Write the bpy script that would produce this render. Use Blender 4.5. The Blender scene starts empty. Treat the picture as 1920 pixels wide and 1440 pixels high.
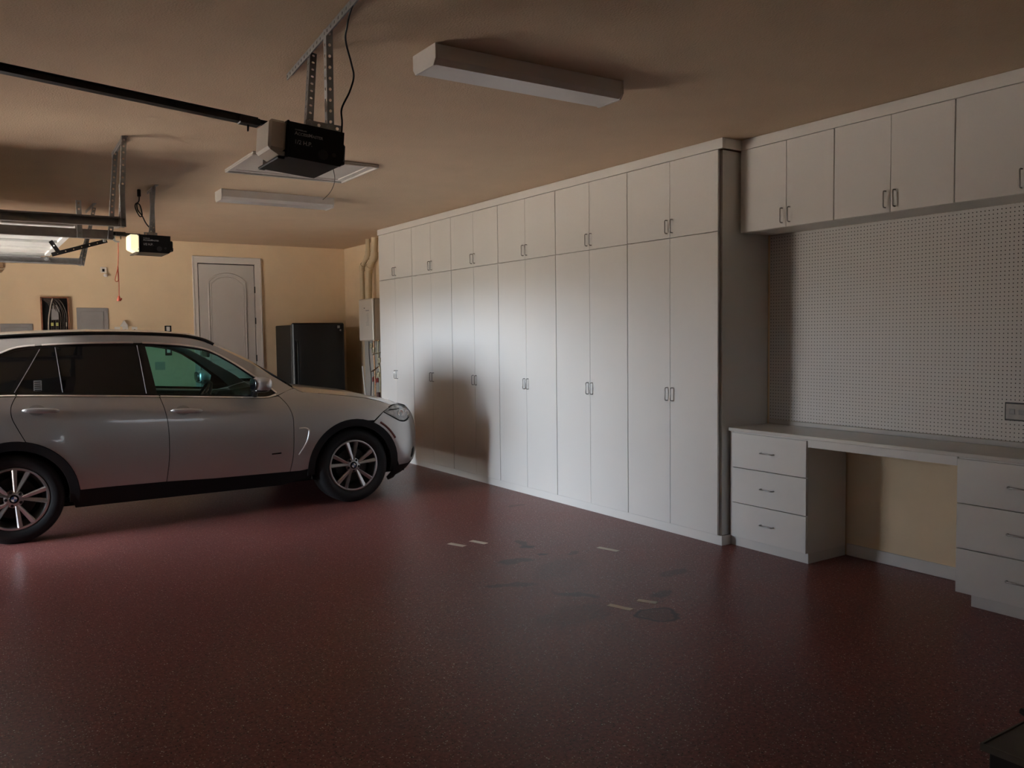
import bpy, math, bisect, random
from math import pi, sin, cos, radians
from mathutils import Vector, Matrix, geometry
random.seed(4)
S = bpy.context.scene
COL = S.collection
H = 3.101          # ceiling height
WX = 0.554         # right-hand wall plane
FY = 13.23         # far wall plane
LX = -6.60         # left wall (garage doors)
NY = -5.20         # wall behind the camera

# ------------------------------------------------------------------ materials
def mat(name, col, rough=.5, metal=0., spec=.5, coat=0., emit=None, estr=0., bump=None, mottle=None, trans=0., ior=1.45, alpha=1.):
    m = bpy.data.materials.new(name); m.use_nodes = True
    nt = m.node_tree; b = nt.nodes['Principled BSDF']
    b.inputs['Base Color'].default_value = (*col, 1)
    b.inputs['Roughness'].default_value = rough
    b.inputs['Metallic'].default_value = metal
    b.inputs['Specular IOR Level'].default_value = spec
    b.inputs['Coat Weight'].default_value = coat
    b.inputs['Coat Roughness'].default_value = .06
    b.inputs['Transmission Weight'].default_value = trans
    b.inputs['IOR'].default_value = ior
    b.inputs['Alpha'].default_value = alpha
    if emit:
        b.inputs['Emission Color'].default_value = (*emit, 1); b.inputs['Emission Strength'].default_value = estr
    tc = nt.nodes.new('ShaderNodeTexCoord')
    if mottle:
        sc, amt = mottle
        n = nt.nodes.new('ShaderNodeTexNoise'); n.inputs['Scale'].default_value = sc; n.inputs['Detail'].default_value = 4
        nt.links.new(tc.outputs['Object'], n.inputs['Vector'])
        r = nt.nodes.new('ShaderNodeMapRange'); r.inputs['From Min'].default_value = .3; r.inputs['From Max'].default_value = .7
        r.inputs['To Min'].default_value = 1 - amt; r.inputs['To Max'].default_value = 1 + amt
        nt.links.new(n.outputs['Fac'], r.inputs['Value'])
        v = nt.nodes.new('ShaderNodeVectorMath'); v.operation = 'SCALE'; v.inputs[0].default_value = col
        nt.links.new(r.outputs['Result'], v.inputs['Scale']); nt.links.new(v.outputs['Vector'], b.inputs['Base Color'])
    if bump:
        sc, st, dist = bump
        n = nt.nodes.new('ShaderNodeTexNoise'); n.inputs['Scale'].default_value = sc; n.inputs['Detail'].default_value = 3
        nt.links.new(tc.outputs['Object'], n.inputs['Vector'])
        bp = nt.nodes.new('ShaderNodeBump'); bp.inputs['Strength'].default_value = st; bp.inputs['Distance'].default_value = dist
        nt.links.new(n.outputs['Fac'], bp.inputs['Height']); nt.links.new(bp.outputs['Normal'], b.inputs['Normal'])
    return m

PAINT_WALL = mat('beige_wall_paint', (.76, .61, .42), .75, spec=.25, bump=(140, .25, .004), mottle=(3, .03))
PAINT_CEIL = mat('tan_ceiling_paint', (.70, .55, .40), .8, spec=.2, bump=(90, .6, .006), mottle=(2.5, .03))
WHITE_CAB = mat('white_melamine', (.72, .71, .69), .38, spec=.4, mottle=(1.7, .012))
WHITE_DARK = mat('white_melamine_edge', (.66, .65, .63), .45)
TOP_LAM = mat('pale_laminate', (.58, .56, .53), .3, mottle=(9, .03))
TRIM = mat('white_trim_paint', (.66, .63, .60), .4, mottle=(5, .02))
DOORP = mat('white_door_paint', (.56, .54, .52), .42, mottle=(4, .02))
RECESS_SHADE = mat('recess_shadow_paint', (.36, .35, .34), .4, .75, coat=.6, mottle=(300, .05))  # car paint darkened, shade of the handle cups put into the colour
SHADOWGAP = mat('dark_gap', (.05, .045, .04), .8, mottle=(8, .05))
CHROME = mat('satin_nickel', (.34, .33, .32), .28, 1., mottle=(30, .04))
ZINC = mat('zinc_steel', (.42, .43, .44), .45, .85, mottle=(25, .10))
TRACKM = mat('galvanised_track', (.34, .33, .33), .42, .8, mottle=(18, .10))
BLACKP = mat('black_plastic', (.006, .006, .007), .38, spec=.35, mottle=(20, .1))
BLACKM = mat('black_painted_steel', (.012, .011, .012), .4, mottle=(20, .1))
LENS = mat('milky_lens', (.68, .62, .56), .45, spec=.4, mottle=(6, .03))
LENS_ON = mat('lit_milky_lens', (.6, .55, .4), .4, emit=(1., .86, .52), estr=.52)
LETTER = mat('pale_print', (.55, .55, .57), .5)
CARP = mat('silver_car_paint', (.50, .49, .485), .33, .75, spec=.5, coat=.8, mottle=(400, .05))
CARBLK = mat('black_car_cladding', (.012, .012, .013), .6, spec=.3, bump=(300, .3, .001))
CARDARK = mat('dark_car_interior', (.010, .010, .011), .7, spec=.2, mottle=(12, .1))
GLASSBLK = mat('gloss_black_trim', (.006, .006, .007), .12, spec=.5, mottle=(10, .05))
GLASSDK = mat('privacy_glass', (.004, .004, .005), .03, spec=.55, mottle=(3, .05))
CHRB = mat('bright_chrome', (.92, .90, .88), .3, 1., mottle=(40, .02))
ALLOY = mat('silver_alloy', (.50, .49, .50), .28, .85, coat=.4, mottle=(60, .04))
RUBBER = mat('tyre_rubber', (.014, .014, .016), .65, spec=.35, bump=(60, .3, .002))
RED = mat('red_reflector', (.10, .018, .012), .3, mottle=(80, .1))
STEEL_GREY = mat('grey_panel_paint', (.30, .295, .30), .45, mottle=(7, .03))
TAPE = mat('masking_tape', (.70, .64, .54), .6, mottle=(60, .06))
FRIDGE = mat('black_fridge_enamel', (.008, .008, .009), .26, spec=.45, bump=(220, .15, .001))
FRSIDE = mat('black_fridge_side', (.018, .017, .016), .5, mottle=(12, .08))
PIPEP = mat('beige_painted_pipe', (.60, .49, .32), .6, mottle=(9, .04))
COPPER = mat('copper_pipe', (.42, .25, .15), .35, .9, mottle=(30, .15))
REDH = mat('red_valve', (.25, .02, .015), .4, mottle=(30, .1))
BRASSY = mat('brassy_fitting', (.42, .36, .24), .4, .6, mottle=(30, .15))
HEATW = mat('white_heater_enamel', (.62, .58, .52), .35, mottle=(6, .02))
RAWWOOD = mat('cut_drywall_edge', (.30, .13, .075), .8, mottle=(30, .2))
WIREB = mat('brown_cable', (.06, .04, .032), .5, mottle=(30, .2))
WIREW = mat('white_cable', (.5, .47, .42), .5, mottle=(30, .05))
LIME = mat('lime_connector', (.5, .52, .18), .5, mottle=(30, .05))
ROPE = mat('red_rope', (.45, .08, .04), .7, mottle=(90, .1))
WHITEPL = mat('white_plastic', (.72, .70, .68), .4, mottle=(20, .02))
BOXWOOD = mat('dark_box_board', (.06, .052, .045), .5, mottle=(12, .15))
DOORPANEL = mat('garage_door_back', (.66, .66, .66), .5, bump=(40, .2, .003), mottle=(14, .03))
LINER = mat('wheel_well_liner', (.006, .006, .006), .9, mottle=(10, .1))

def clear_glass():
    m = bpy.data.materials.new('green_tinted_glass'); m.use_nodes = True; nt = m.node_tree
    for n in list(nt.nodes): nt.nodes.remove(n)
    o = nt.nodes.new('ShaderNodeOutputMaterial'); mx = nt.nodes.new('ShaderNodeMixShader')
    t = nt.nodes.new('ShaderNodeBsdfTransparent'); t.inputs[0].default_value = (.66, .90, .90, 1)
    g = nt.nodes.new('ShaderNodeBsdfGlossy'); g.inputs['Roughness'].default_value = .02; g.inputs[0].default_value = (.9, .9, .9, 1)
    f = nt.nodes.new('ShaderNodeFresnel'); f.inputs['IOR'].default_value = 1.4
    nt.links.new(f.outputs[0], mx.inputs[0]); nt.links.new(t.outputs[0], mx.inputs[1]); nt.links.new(g.outputs[0], mx.inputs[2])
    nt.links.new(mx.outputs[0], o.inputs[0]); return m
GLASS = clear_glass()

def floor_material():
    m = bpy.data.materials.new('red_flecked_epoxy'); m.use_nodes = True; nt = m.node_tree; b = nt.nodes['Principled BSDF']
    N = nt.nodes.new; L = nt.links.new
    tc = N('ShaderNodeTexCoord')
    n1 = N('ShaderNodeTexNoise'); n1.inputs['Scale'].default_value = 55; n1.inputs['Detail'].default_value = 5; L(tc.outputs['Object'], n1.inputs['Vector'])
    r1 = N('ShaderNodeValToRGB'); e = r1.color_ramp.elements
    e[0].position = .35; e[0].color = (.138, .046, .041, 1); e[1].position = .68; e[1].color = (.250, .088, .080, 1)
    L(n1.outputs['Fac'], r1.inputs[0])
    n2 = N('ShaderNodeTexNoise'); n2.inputs['Scale'].default_value = 1.1; n2.inputs['Detail'].default_value = 5; L(tc.outputs['Object'], n2.inputs['Vector'])
    mr = N('ShaderNodeMapRange'); mr.inputs['From Min'].default_value = .3; mr.inputs['From Max'].default_value = .7; mr.inputs['To Min'].default_value = .86; mr.inputs['To Max'].default_value = 1.1
    L(n2.outputs['Fac'], mr.inputs['Value'])
    sc = N('ShaderNodeVectorMath'); sc.operation = 'SCALE'; L(r1.outputs[0], sc.inputs[0]); L(mr.outputs[0], sc.inputs['Scale'])
    cur = sc.outputs['Vector']
    # pale chips
    for scale, thr, cond, colr in ((85, .24, .74, (.52, .42, .37, 1)), (130, .26, .78, (.34, .22, .18, 1)), (48, .15, .86, (.75, .68, .62, 1)), (70, .26, .70, (.02, .012, .012, 1))):
        v = N('ShaderNodeTexVoronoi'); v.inputs['Scale'].default_value = scale; L(tc.outputs['Object'], v.inputs['Vector'])
        a = N('ShaderNodeMath'); a.operation = 'LESS_THAN'; a.inputs[1].default_value = thr; L(v.outputs['Distance'], a.inputs[0])
        s = N('ShaderNodeSeparateColor'); L(v.outputs['Color'], s.inputs[0])
        c = N('ShaderNodeMath'); c.operation = 'GREATER_THAN'; c.inputs[1].default_value = cond; L(s.outputs[0], c.inputs[0])
        mu = N('ShaderNodeMath'); mu.operation = 'MULTIPLY'; L(a.outputs[0], mu.inputs[0]); L(c.outputs[0], mu.inputs[1])
        mx = N('ShaderNodeMix'); mx.data_type = 'RGBA'; L(mu.outputs[0], mx.inputs[0]); L(cur, mx.inputs[6]); mx.inputs[7].default_value = colr
        cur = mx.outputs[2]
    # worn stains with their own outlines: ellipses warped by noise
    n3 = N('ShaderNodeTexNoise'); n3.inputs['Scale'].default_value = 6; n3.inputs['Detail'].default_value = 4; L(tc.outputs['Object'], n3.inputs['Vector'])
    wv = N('ShaderNodeVectorMath'); wv.operation = 'MULTIPLY_ADD'; L(n3.outputs['Color'], wv.inputs[0]); wv.inputs[1].default_value = (.16, .16, 0)
    L(tc.outputs['Object'], wv.inputs[2])
    stains = [(-1.19, 5.45, .15, .035, 77, .60, 0), (-1.22, 5.33, .07, .045, 0, .7, 0), (-1.53, 5.04, .14, .07, -10, .6, 0), (-1.25, 5.11, .03, .03, 0, .7, 0),
              (-1.87, 4.58, .19, .045, -27, .55, 0), (-1.64, 4.15, .17, .045, -57, .6, 0), (-.80, 4.16, .14, .06, 0, .45, 0), (-1.03, 4.99, .06, .035, 0, .5, 0),
              (-1.20, 3.86, .10, .06, 20, .55, 0), (-1.87, 3.85, .28, .16, 10, .28, 0), (-1.35, 4.72, .36, .14, 30, .22, 0), (-.38, 6.73, .12, .05, 0, .4, 0), (-1.50, 3.59, .13, .13, 0, .95, 1), (-1.50, 3.59, .12, .12, 0, .5, 0)]
    for (x, y, a_, b_, ang, k, ring) in stains:
        mp = N('ShaderNodeMapping'); mp.vector_type = 'TEXTURE'; mp.inputs['Location'].default_value = (x + .08, y + .08, 0)
        mp.inputs['Rotation'].default_value = (0, 0, radians(ang)); mp.inputs['Scale'].default_value = (a_, b_, 1)
        L(wv.outputs[0], mp.inputs['Vector'])
        ln = N('ShaderNodeVectorMath'); ln.operation = 'LENGTH'; L(mp.outputs[0], ln.inputs[0])
        rg = N('ShaderNodeMapRange'); rg.inputs['From Min'].default_value = .75; rg.inputs['From Max'].default_value = 1.1; rg.inputs['To Min'].default_value = k; rg.inputs['To Max'].default_value = 0
        if ring:
            sb = N('ShaderNodeMath'); sb.operation = 'SUBTRACT'; sb.inputs[1].default_value = .95; L(ln.outputs['Value'], sb.inputs[0])
            aa = N('ShaderNodeMath'); aa.operation = 'ABSOLUTE'; L(sb.outputs[0], aa.inputs[0]); L(aa.outputs[0], rg.inputs['Value'])
            rg.inputs['From Min'].default_value = .04; rg.inputs['From Max'].default_value = .16
        else: L(ln.outputs['Value'], rg.inputs['Value'])
        mx = N('ShaderNodeMix'); mx.data_type = 'RGBA'; L(rg.outputs[0], mx.inputs[0]); L(cur, mx.inputs[6]); mx.inputs[7].default_value = (.016, .009, .008, 1)
        cur = mx.outputs[2]
    L(cur, b.inputs['Base Color'])
    rr = N('ShaderNodeMapRange'); rr.inputs['To Min'].default_value = .26; rr.inputs['To Max'].default_value = .42; L(n2.outputs['Fac'], rr.inputs['Value']); L(rr.outputs[0], b.inputs['Roughness'])
    b.inputs['Specular IOR Level'].default_value = .14
    bp = N('ShaderNodeBump'); bp.inputs['Strength'].default_value = .25; bp.inputs['Distance'].default_value = .002; L(n1.outputs['Fac'], bp.inputs['Height']); L(bp.outputs[0], b.inputs['Normal'])
    return m

def peg_material():
    m = bpy.data.materials.new('white_pegboard'); m.use_nodes = True; nt = m.node_tree; b = nt.nodes['Principled BSDF']
    N = nt.nodes.new; L = nt.links.new
    tc = N('ShaderNodeTexCoord'); sp = N('ShaderNodeSeparateXYZ'); L(tc.outputs['Object'], sp.inputs[0])
    outs = []
    for ax in ('Y', 'Z'):
        d = N('ShaderNodeMath'); d.operation = 'DIVIDE'; d.inputs[1].default_value = .0254; L(sp.outputs[ax], d.inputs[0])
        f = N('ShaderNodeMath'); f.operation = 'FRACT'; L(d.outputs[0], f.inputs[0])
        s = N('ShaderNodeMath'); s.operation = 'SUBTRACT'; s.inputs[1].default_value = .5; L(f.outputs[0], s.inputs[0])
        p = N('ShaderNodeMath'); p.operation = 'POWER'; p.inputs[1].default_value = 2; 
        ab = N('ShaderNodeMath'); ab.operation = 'ABSOLUTE'; L(s.outputs[0], ab.inputs[0]); L(ab.outputs[0], p.inputs[0]); outs.append(p)
    a = N('ShaderNodeMath'); a.operation = 'ADD'; L(outs[0].outputs[0], a.inputs[0]); L(outs[1].outputs[0], a.inputs[1])
    lt = N('ShaderNodeMath'); lt.operation = 'LESS_THAN'; lt.inputs[1].default_value = .15 ** 2; L(a.outputs[0], lt.inputs[0])
    mx = N('ShaderNodeMix'); mx.data_type = 'RGBA'; L(lt.outputs[0], mx.inputs[0]); mx.inputs[6].default_value = (.62, .60, .58, 1); mx.inputs[7].default_value = (.03, .025, .022, 1)
    L(mx.outputs[2], b.inputs['Base Color']); b.inputs['Roughness'].default_value = .45
    return m

# ------------------------------------------------------------------ mesh builder
OFF = {}
class M:
    def __init__(s): s.v = []; s.f = []
    def add(s, vs, fs):
        o = len(s.v); s.v += [tuple(v) for v in vs]; s.f += [tuple(i + o for i in f) for f in fs]; return s
    def box(s, x0, x1, y0, y1, z0, z1, bev=0.):
        if x0 > x1: x0, x1 = x1, x0
        if y0 > y1: y0, y1 = y1, y0
        if z0 > z1: z0, z1 = z1, z0
        if bev <= 0:
            return s.add([(x0, y0, z0), (x1, y0, z0), (x1, y1, z0), (x0, y1, z0), (x0, y0, z1), (x1, y0, z1), (x1, y1, z1), (x0, y1, z1)],
                         [(0, 3, 2, 1), (4, 5, 6, 7), (0, 1, 5, 4), (1, 2, 6, 5), (2, 3, 7, 6), (3, 0, 4, 7)])
        b = min(bev, (x1 - x0) / 2.01, (y1 - y0) / 2.01, (z1 - z0) / 2.01)
        X = (x0, x1); Y = (y0, y1); Z = (z0, z1); vs = []; idx = {}
        for i in (0, 1):
            for j in (0, 1):
                for k in (0, 1):
                    sx, sy, sz = 1 - 2 * i, 1 - 2 * j, 1 - 2 * k
                    c = (X[i], Y[j], Z[k])
                    for a in range(3):
                        p = [c[0] + sx * b, c[1] + sy * b, c[2] + sz * b]; p[a] = c[a]
                        idx[(i, j, k, a)] = len(vs); vs.append(tuple(p))
        fs = []
        for a in range(3):
            o1, o2 = [q for q in range(3) if q != a]
            for e in (0, 1):
                ring = []
                for (p, q) in ((0, 0), (1, 0), (1, 1), (0, 1)):
                    t = [0, 0, 0]; t[a] = e; t[o1] = p; t[o2] = q; ring.append(idx[(*t, a)])
                if (e == 0) != (a == 1): ring.reverse()
                fs.append(tuple(ring))
        for a in range(3):      # edges along axis a
            o1, o2 = [q for q in range(3) if q != a]
            for p in (0, 1):
                for q in (0, 1):
                    t0 = [0, 0, 0]; t0[o1] = p; t0[o2] = q; t1 = list(t0); t1[a] = 1
                    fs.append((idx[(*t0, o1)], idx[(*t0, o2)], idx[(*t1, o2)], idx[(*t1, o1)]))
        for i in (0, 1):
            for j in (0, 1):
                for k in (0, 1): fs.append((idx[(i, j, k, 0)], idx[(i, j, k, 1)], idx[(i, j, k, 2)]))
        return s.add(vs, fs)
    def tube(s, path, r, n=10, cap=True, closed=False):
        P = [Vector(p) for p in path]; rs = r if isinstance(r, (list, tuple)) else [r] * len(P)
        vs = []; fs = []; m = len(P); prev = None
        for i, p in enumerate(P):
            a = P[(i - 1) % m] if (closed or i > 0) else P[i]; b = P[(i + 1) % m] if (closed or i < m - 1) else P[i]
            t = (b - a).normalized()
            if prev is None:
                u = t.orthogonal().normalized()
            else:
                u = (prev - t * prev.dot(t)); u = u.normalized() if u.length > 1e-6 else t.orthogonal().normalized()
            prev = u; w_ = t.cross(u)
            for k in range(n):
                an = 2 * pi * k / n; vs.append(p + (u * cos(an) + w_ * sin(an)) * rs[i])
        for i in range(m if closed else m - 1):
            for k in range(n):
                j = (i + 1) % m; fs.append((i * n + k, i * n + (k + 1) % n, j * n + (k + 1) % n, j * n + k))
        if cap and not closed:
            fs.append(tuple(reversed(range(n)))); fs.append(tuple((m - 1) * n + k for k in range(n)))
        return s.add(vs, fs)
    def lathe(s, prof, origin, axis, n=40, closed=False):
        ax = Vector(axis).normalized(); u = ax.orthogonal().normalized(); w_ = ax.cross(u); o = Vector(origin)
        vs = []; m = len(prof)
        for (r, h) in prof:
            for k in range(n):
                a = 2 * pi * k / n; vs.append(o + ax * h + (u * cos(a) + w_ * sin(a)) * r)
        fs = []
        for i in range(m if closed else m - 1):
            j = (i + 1) % m
            for k in range(n): fs.append((i * n + k, i * n + (k + 1) % n, j * n + (k + 1) % n, j * n + k))
        return s.add(vs, fs)
    def cyl(s, a, b, r, n=16): return s.tube([a, b], r, n)
    def ball(s, c, rx, ry, rz, n=14, m=9):
        vs = [(c[0], c[1], c[2] + rz)]
        for i in range(1, m):
            p = pi * i / m
            for k in range(n):
                a = 2 * pi * k / n; vs.append((c[0] + rx * sin(p) * cos(a), c[1] + ry * sin(p) * sin(a), c[2] + rz * cos(p)))
        vs.append((c[0], c[1], c[2] - rz)); fs = []
        for k in range(n): fs.append((0, 1 + k, 1 + (k + 1) % n))
        for i in range(m - 2):
            for k in range(n): fs.append((1 + i * n + k, 1 + (i + 1) * n + k, 1 + (i + 1) * n + (k + 1) % n, 1 + i * n + (k + 1) % n))
        L = len(vs) - 1
        for k in range(n): fs.append((L, 1 + (m - 2) * n + (k + 1) % n, 1 + (m - 2) * n + k))
        return s.add(vs, fs)
    def prism(s, poly, ax, a, b):
        """poly in the two other axes, extruded along ax ('x','y','z') from a to b"""
        def P(p, t):
            return {'x': (t, p[0], p[1]), 'y': (p[0], t, p[1]), 'z': (p[0], p[1], t)}[ax]
        n = len(poly); vs = [P(p, a) for p in poly] + [P(p, b) for p in poly]
        fs = [tuple(range(n)), tuple(reversed(range(n, 2 * n)))] + [(i, n + i, n + (i + 1) % n, (i + 1) % n) for i in range(n)]
        return s.add(vs, fs)
    def slab2d(s, outer, holes, o, ex, ey, th):
        tris, pts = cdt(outer, holes); o = Vector(o); ex = Vector(ex); ey = Vector(ey); nz = ex.cross(ey).normalized()
        A = [o + ex * p[0] + ey * p[1] for p in pts]; n = len(A)
        B = [p - nz * th for p in A]
        fs = [t for t in tris] + [tuple(reversed([i + n for i in t])) for t in tris]
        ed = {}
        for t in tris:
            for i in range(3):
                e = (t[i], t[(i + 1) % 3]); ed[e] = 1
        for (a, b) in ed:
            if (b, a) not in ed: fs.append((b, a, a + n, b + n))
        return s.add(A + B, fs)
    def grid(s, fn, nu, nv):
        vs = [fn(i / nu, j / nv) for i in range(nu + 1) for j in range(nv + 1)]
        fs = [(i * (nv + 1) + j, (i + 1) * (nv + 1) + j, (i + 1) * (nv + 1) + j + 1, i * (nv + 1) + j + 1) for i in range(nu) for j in range(nv)]
        return s.add(vs, fs)
    def xf(s, mtx): s.v = [tuple(mtx @ Vector(v)) for v in s.v]; return s

def inside(p, poly):
    x, y = p; c = False; n = len(poly)
    for i in range(n):
        x1, y1 = poly[i]; x2, y2 = poly[i - 1]
        if (y1 > y) != (y2 > y) and x < (x2 - x1) * (y - y1) / (y2 - y1) + x1: c = not c
    return c
def cdt(outer, holes=(), pts=()):
    vs = [Vector(p[:2]) for p in outer]; es = [(i, (i + 1) % len(outer)) for i in range(len(outer))]
    for h in holes:
        o = len(vs); vs += [Vector(p[:2]) for p in h]; es += [(o + i, o + (i + 1) % len(h)) for i in range(len(h))]
    vs += [Vector(p) for p in pts]
    r = geometry.delaunay_2d_cdt(vs, es, [], 0, 1e-6)
    P = [tuple(v) for v in r[0]]; T = []
    for f in r[2]:
        if len(f) != 3: continue
        c = (sum(P[i][0] for i in f) / 3, sum(P[i][1] for i in f) / 3)
        if inside(c, outer) and not any(inside(c, h) for h in holes):
            a, b, d = [P[i] for i in f]
            if (b[0] - a[0]) * (d[1] - a[1]) - (b[1] - a[1]) * (d[0] - a[0]) < 0: f = (f[0], f[2], f[1])
            T.append(tuple(f))
    return T, P
def smooth_path(pts, n=6, closed=False):
    out = []; m = len(pts)
    for i in range(m if closed else m - 1):
        p = [pts[(i + k) % m] if closed else pts[min(max(i + k, 0), m - 1)] for k in (-1, 0, 1, 2)]
        for j in range(n):
            t = j / n
            out.append(tuple(.5 * ((2 * b) + (-a + c) * t + (2 * a - 5 * b + 4 * c - d) * t * t + (-a + 3 * b - 3 * c + d) * t ** 3) for a, b, c, d in zip(*p)))
    if not closed: out.append(tuple(pts[-1]))
    return out

def build(name, m, material, parent=None, label=None, smooth=None, local=False):
    o_ = (0, 0, 0) if (parent is None or local) else OFF[parent.name]
    me = bpy.data.meshes.new(name); me.from_pydata([(v[0] - o_[0], v[1] - o_[1], v[2] - o_[2]) for v in m.v], [], m.f)
    me.materials.append(material); me.validate()
    if smooth is not None:
        me.polygons.foreach_set('use_smooth', [True] * len(me.polygons)); me.set_sharp_from_angle(angle=radians(smooth))
    me.update()
    o = bpy.data.objects.new(name, me); COL.objects.link(o)
    if parent: o.parent = parent
    OFF[o.name] = o_
    if label: o['label'] = label
    return o
def tag(o, label, cat, group=None, kind=None):
    o['label'] = label; o['category'] = cat
    if group: o['group'] = group
    if kind: o['kind'] = kind
    return o
def thing(name, label, cat, loc=(0, 0, 0), group=None, kind=None, rot=None):
    o = bpy.data.objects.new(name, None); COL.objects.link(o); o.location = loc; o.empty_display_size = .1
    if rot: o.rotation_euler = rot
    OFF[o.name] = tuple(loc); tag(o, label, cat, group, kind); return o
def struct(name, m, material, label=None, parent=None, smooth=None):
    o = build(name, m, material, parent, None, smooth)
    if parent is None: o['kind'] = 'structure'
    if label: o['label'] = label
    return o

# ------------------------------------------------------------------ room shell
D2 = (7.44, 10.16)      # open single doorway
D3 = (1.55, 6.50)       # closed double doorway
DH = 2.44
T = .14
struct('floor', M().box(LX - T, WX + T, NY - T, FY + T, -.12, 0), floor_material(), 'red-brown epoxy garage floor with pale flecks and dark stains')
struct('ceiling', M().box(LX - T, WX + T, NY - T, FY + T, H, H + .12), PAINT_CEIL, 'tan textured garage ceiling')
struct('wall_right', M().box(WX, WX + T, NY - T, FY + T, 0, H), PAINT_WALL, 'beige wall behind the cabinets')
struct('wall_far', M().box(LX - T, WX, FY, FY + T, 0, H), PAINT_WALL, 'beige far wall with the white interior door')
WN = (-2.00, .10, 1.60, 2.05)  # unseen window, added to brighten the side of the car
wn = M().box(LX - T, WN[0], NY - T, NY, 0, H).box(WN[1], WX, NY - T, NY, 0, H).box(WN[0], WN[1], NY - T, NY, 0, WN[2]).box(WN[0], WN[1], NY - T, NY, WN[3], H)
wf_ = M().box(WN[0], WN[1], NY - .10, NY - .04, WN[2], WN[2] + .04).box(WN[0], WN[1], NY - .10, NY - .04, WN[3] - .04, WN[3])
for xx in (WN[0], WN[0] + .50, WN[0] + 1.01, WN[1] - .04): wf_.box(xx, xx + .04, NY - .10, NY - .04, WN[2] + .04, WN[3] - .04)
struct('added_window_1', wf_, TRIM, 'added white framed transom window behind the viewer')
struct('wall_near', wn, PAINT_WALL, 'beige wall behind the viewer')
wl = M()
for y0, y1, z0, z1 in ((NY, D3[0], 0, H), (D3[0], D3[1], DH, H), (D3[1], D2[0], 0, H), (D2[0], D2[1], DH, H), (D2[1], FY, 0, H)):
    wl.box(LX - T, LX, y0, y1, z0, z1)
struct('wall_left', wl, PAINT_WALL, 'beige wall with the garage door openings')
struct('driveway', M().box(-22, LX - T, -12, 26, -.14, -.02), mat('pale_concrete', (.49, .45, .41), .85, mottle=(2, .06), bump=(30, .3, .004)), 'pale concrete driveway outside the open door')
struct('baseboard_right', M().box(WX - .016, WX - .001, 2.70, 3.76, .001, .088, .003), TRIM, 'white baseboard in the knee space')
struct('baseboard_far', M().box(-6.55, -1.92, FY - .016, FY - .001, .001, .12, .003), TRIM, 'white baseboard on the far wall')

# interior door on the far wall (house floor is raised, the door stands on a step)
dz0 = .37
d1 = thing('door_1', 'white panelled door with arched moulding in the far wall', 'door', (-1.365, FY, dz0), kind='structure')
cas = M()
cas.box(-1.855, -1.79, FY - .03, FY - .001, dz0, 2.80, .006); cas.box(-.94, -.845, FY - .03, FY - .001, dz0, 2.80, .006)
cas.box(-1.855, -.845, FY - .03, FY - .001, 2.79, 2.88, .006)
cas.box(-1.865, -1.845, FY - .04, FY - .001, dz0, 2.89, .004); cas.box(-.858, -.835, FY - .04, FY - .001, dz0, 2.89, .004); cas.box(-1.865, -.835, FY - .04, FY - .001, 2.87, 2.892, .004)
build('door_casing', cas, TRIM, d1)
lf = build('door_leaf', M().box(-1.778, -.950, FY - .022, FY - .001, dz0 + .01, 2.775, .003), DOORP, d1)
build('door_gap', M().box(-1.79, -.94, FY - .006, FY - .0005, dz0, 2.79), SHADOWGAP, d1)
arch = [(-1.640, .95 + dz0), (-1.640, 2.515)] + [(-1.362 + .37 * sin(a), 2.515 - .245 + .37 * cos(a)) for a in [radians(-46 + 92 * k / 16) for k in range(17)]] + [(-1.084, 2.515), (-1.084, .95 + dz0)]
mm = M().tube([(x, FY - .024, z) for x, z in arch], .013, 8, closed=True)
arch2 = [(-1.365 + (x + 1.365) * .87, z if z < 2 else 2.5 + (z - 2.515) * .9) for x, z in arch]
mm.tube([(x, FY - .0225, z + (.035 if z < 2 else -.025)) for x, z in arch2], .007, 6, closed=True)
mm.tube([(-1.640, FY - .024, dz0 + .2), (-1.084, FY - .024, dz0 + .2), (-1.084, FY - .024, dz0 + .8), (-1.640, FY - .024, dz0 + .8)], .013, 8, closed=True)
build('panel_moulding', mm, DOORP, lf, smooth=50)
for z in (2.40, 1.92, 1.34): build('hinge', M().cyl((-.945, FY - .03, z - .05), (-.945, FY - .03, z + .05), .010, 8), BLACKM, lf, 'dark hinge', smooth=40)
kn = M().lathe([(0, .06), (.028, .055), (.032, .04), (.022, .025), (.012, .02), (.012, 0), (.03, 0.002), (.03, -.004), (0, -.004)], (-1.70, FY - .02, 1.28), (0, -1, 0), 16)
build('door_knob', kn, BLACKM, lf, 'dark round knob', smooth=40)

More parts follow.
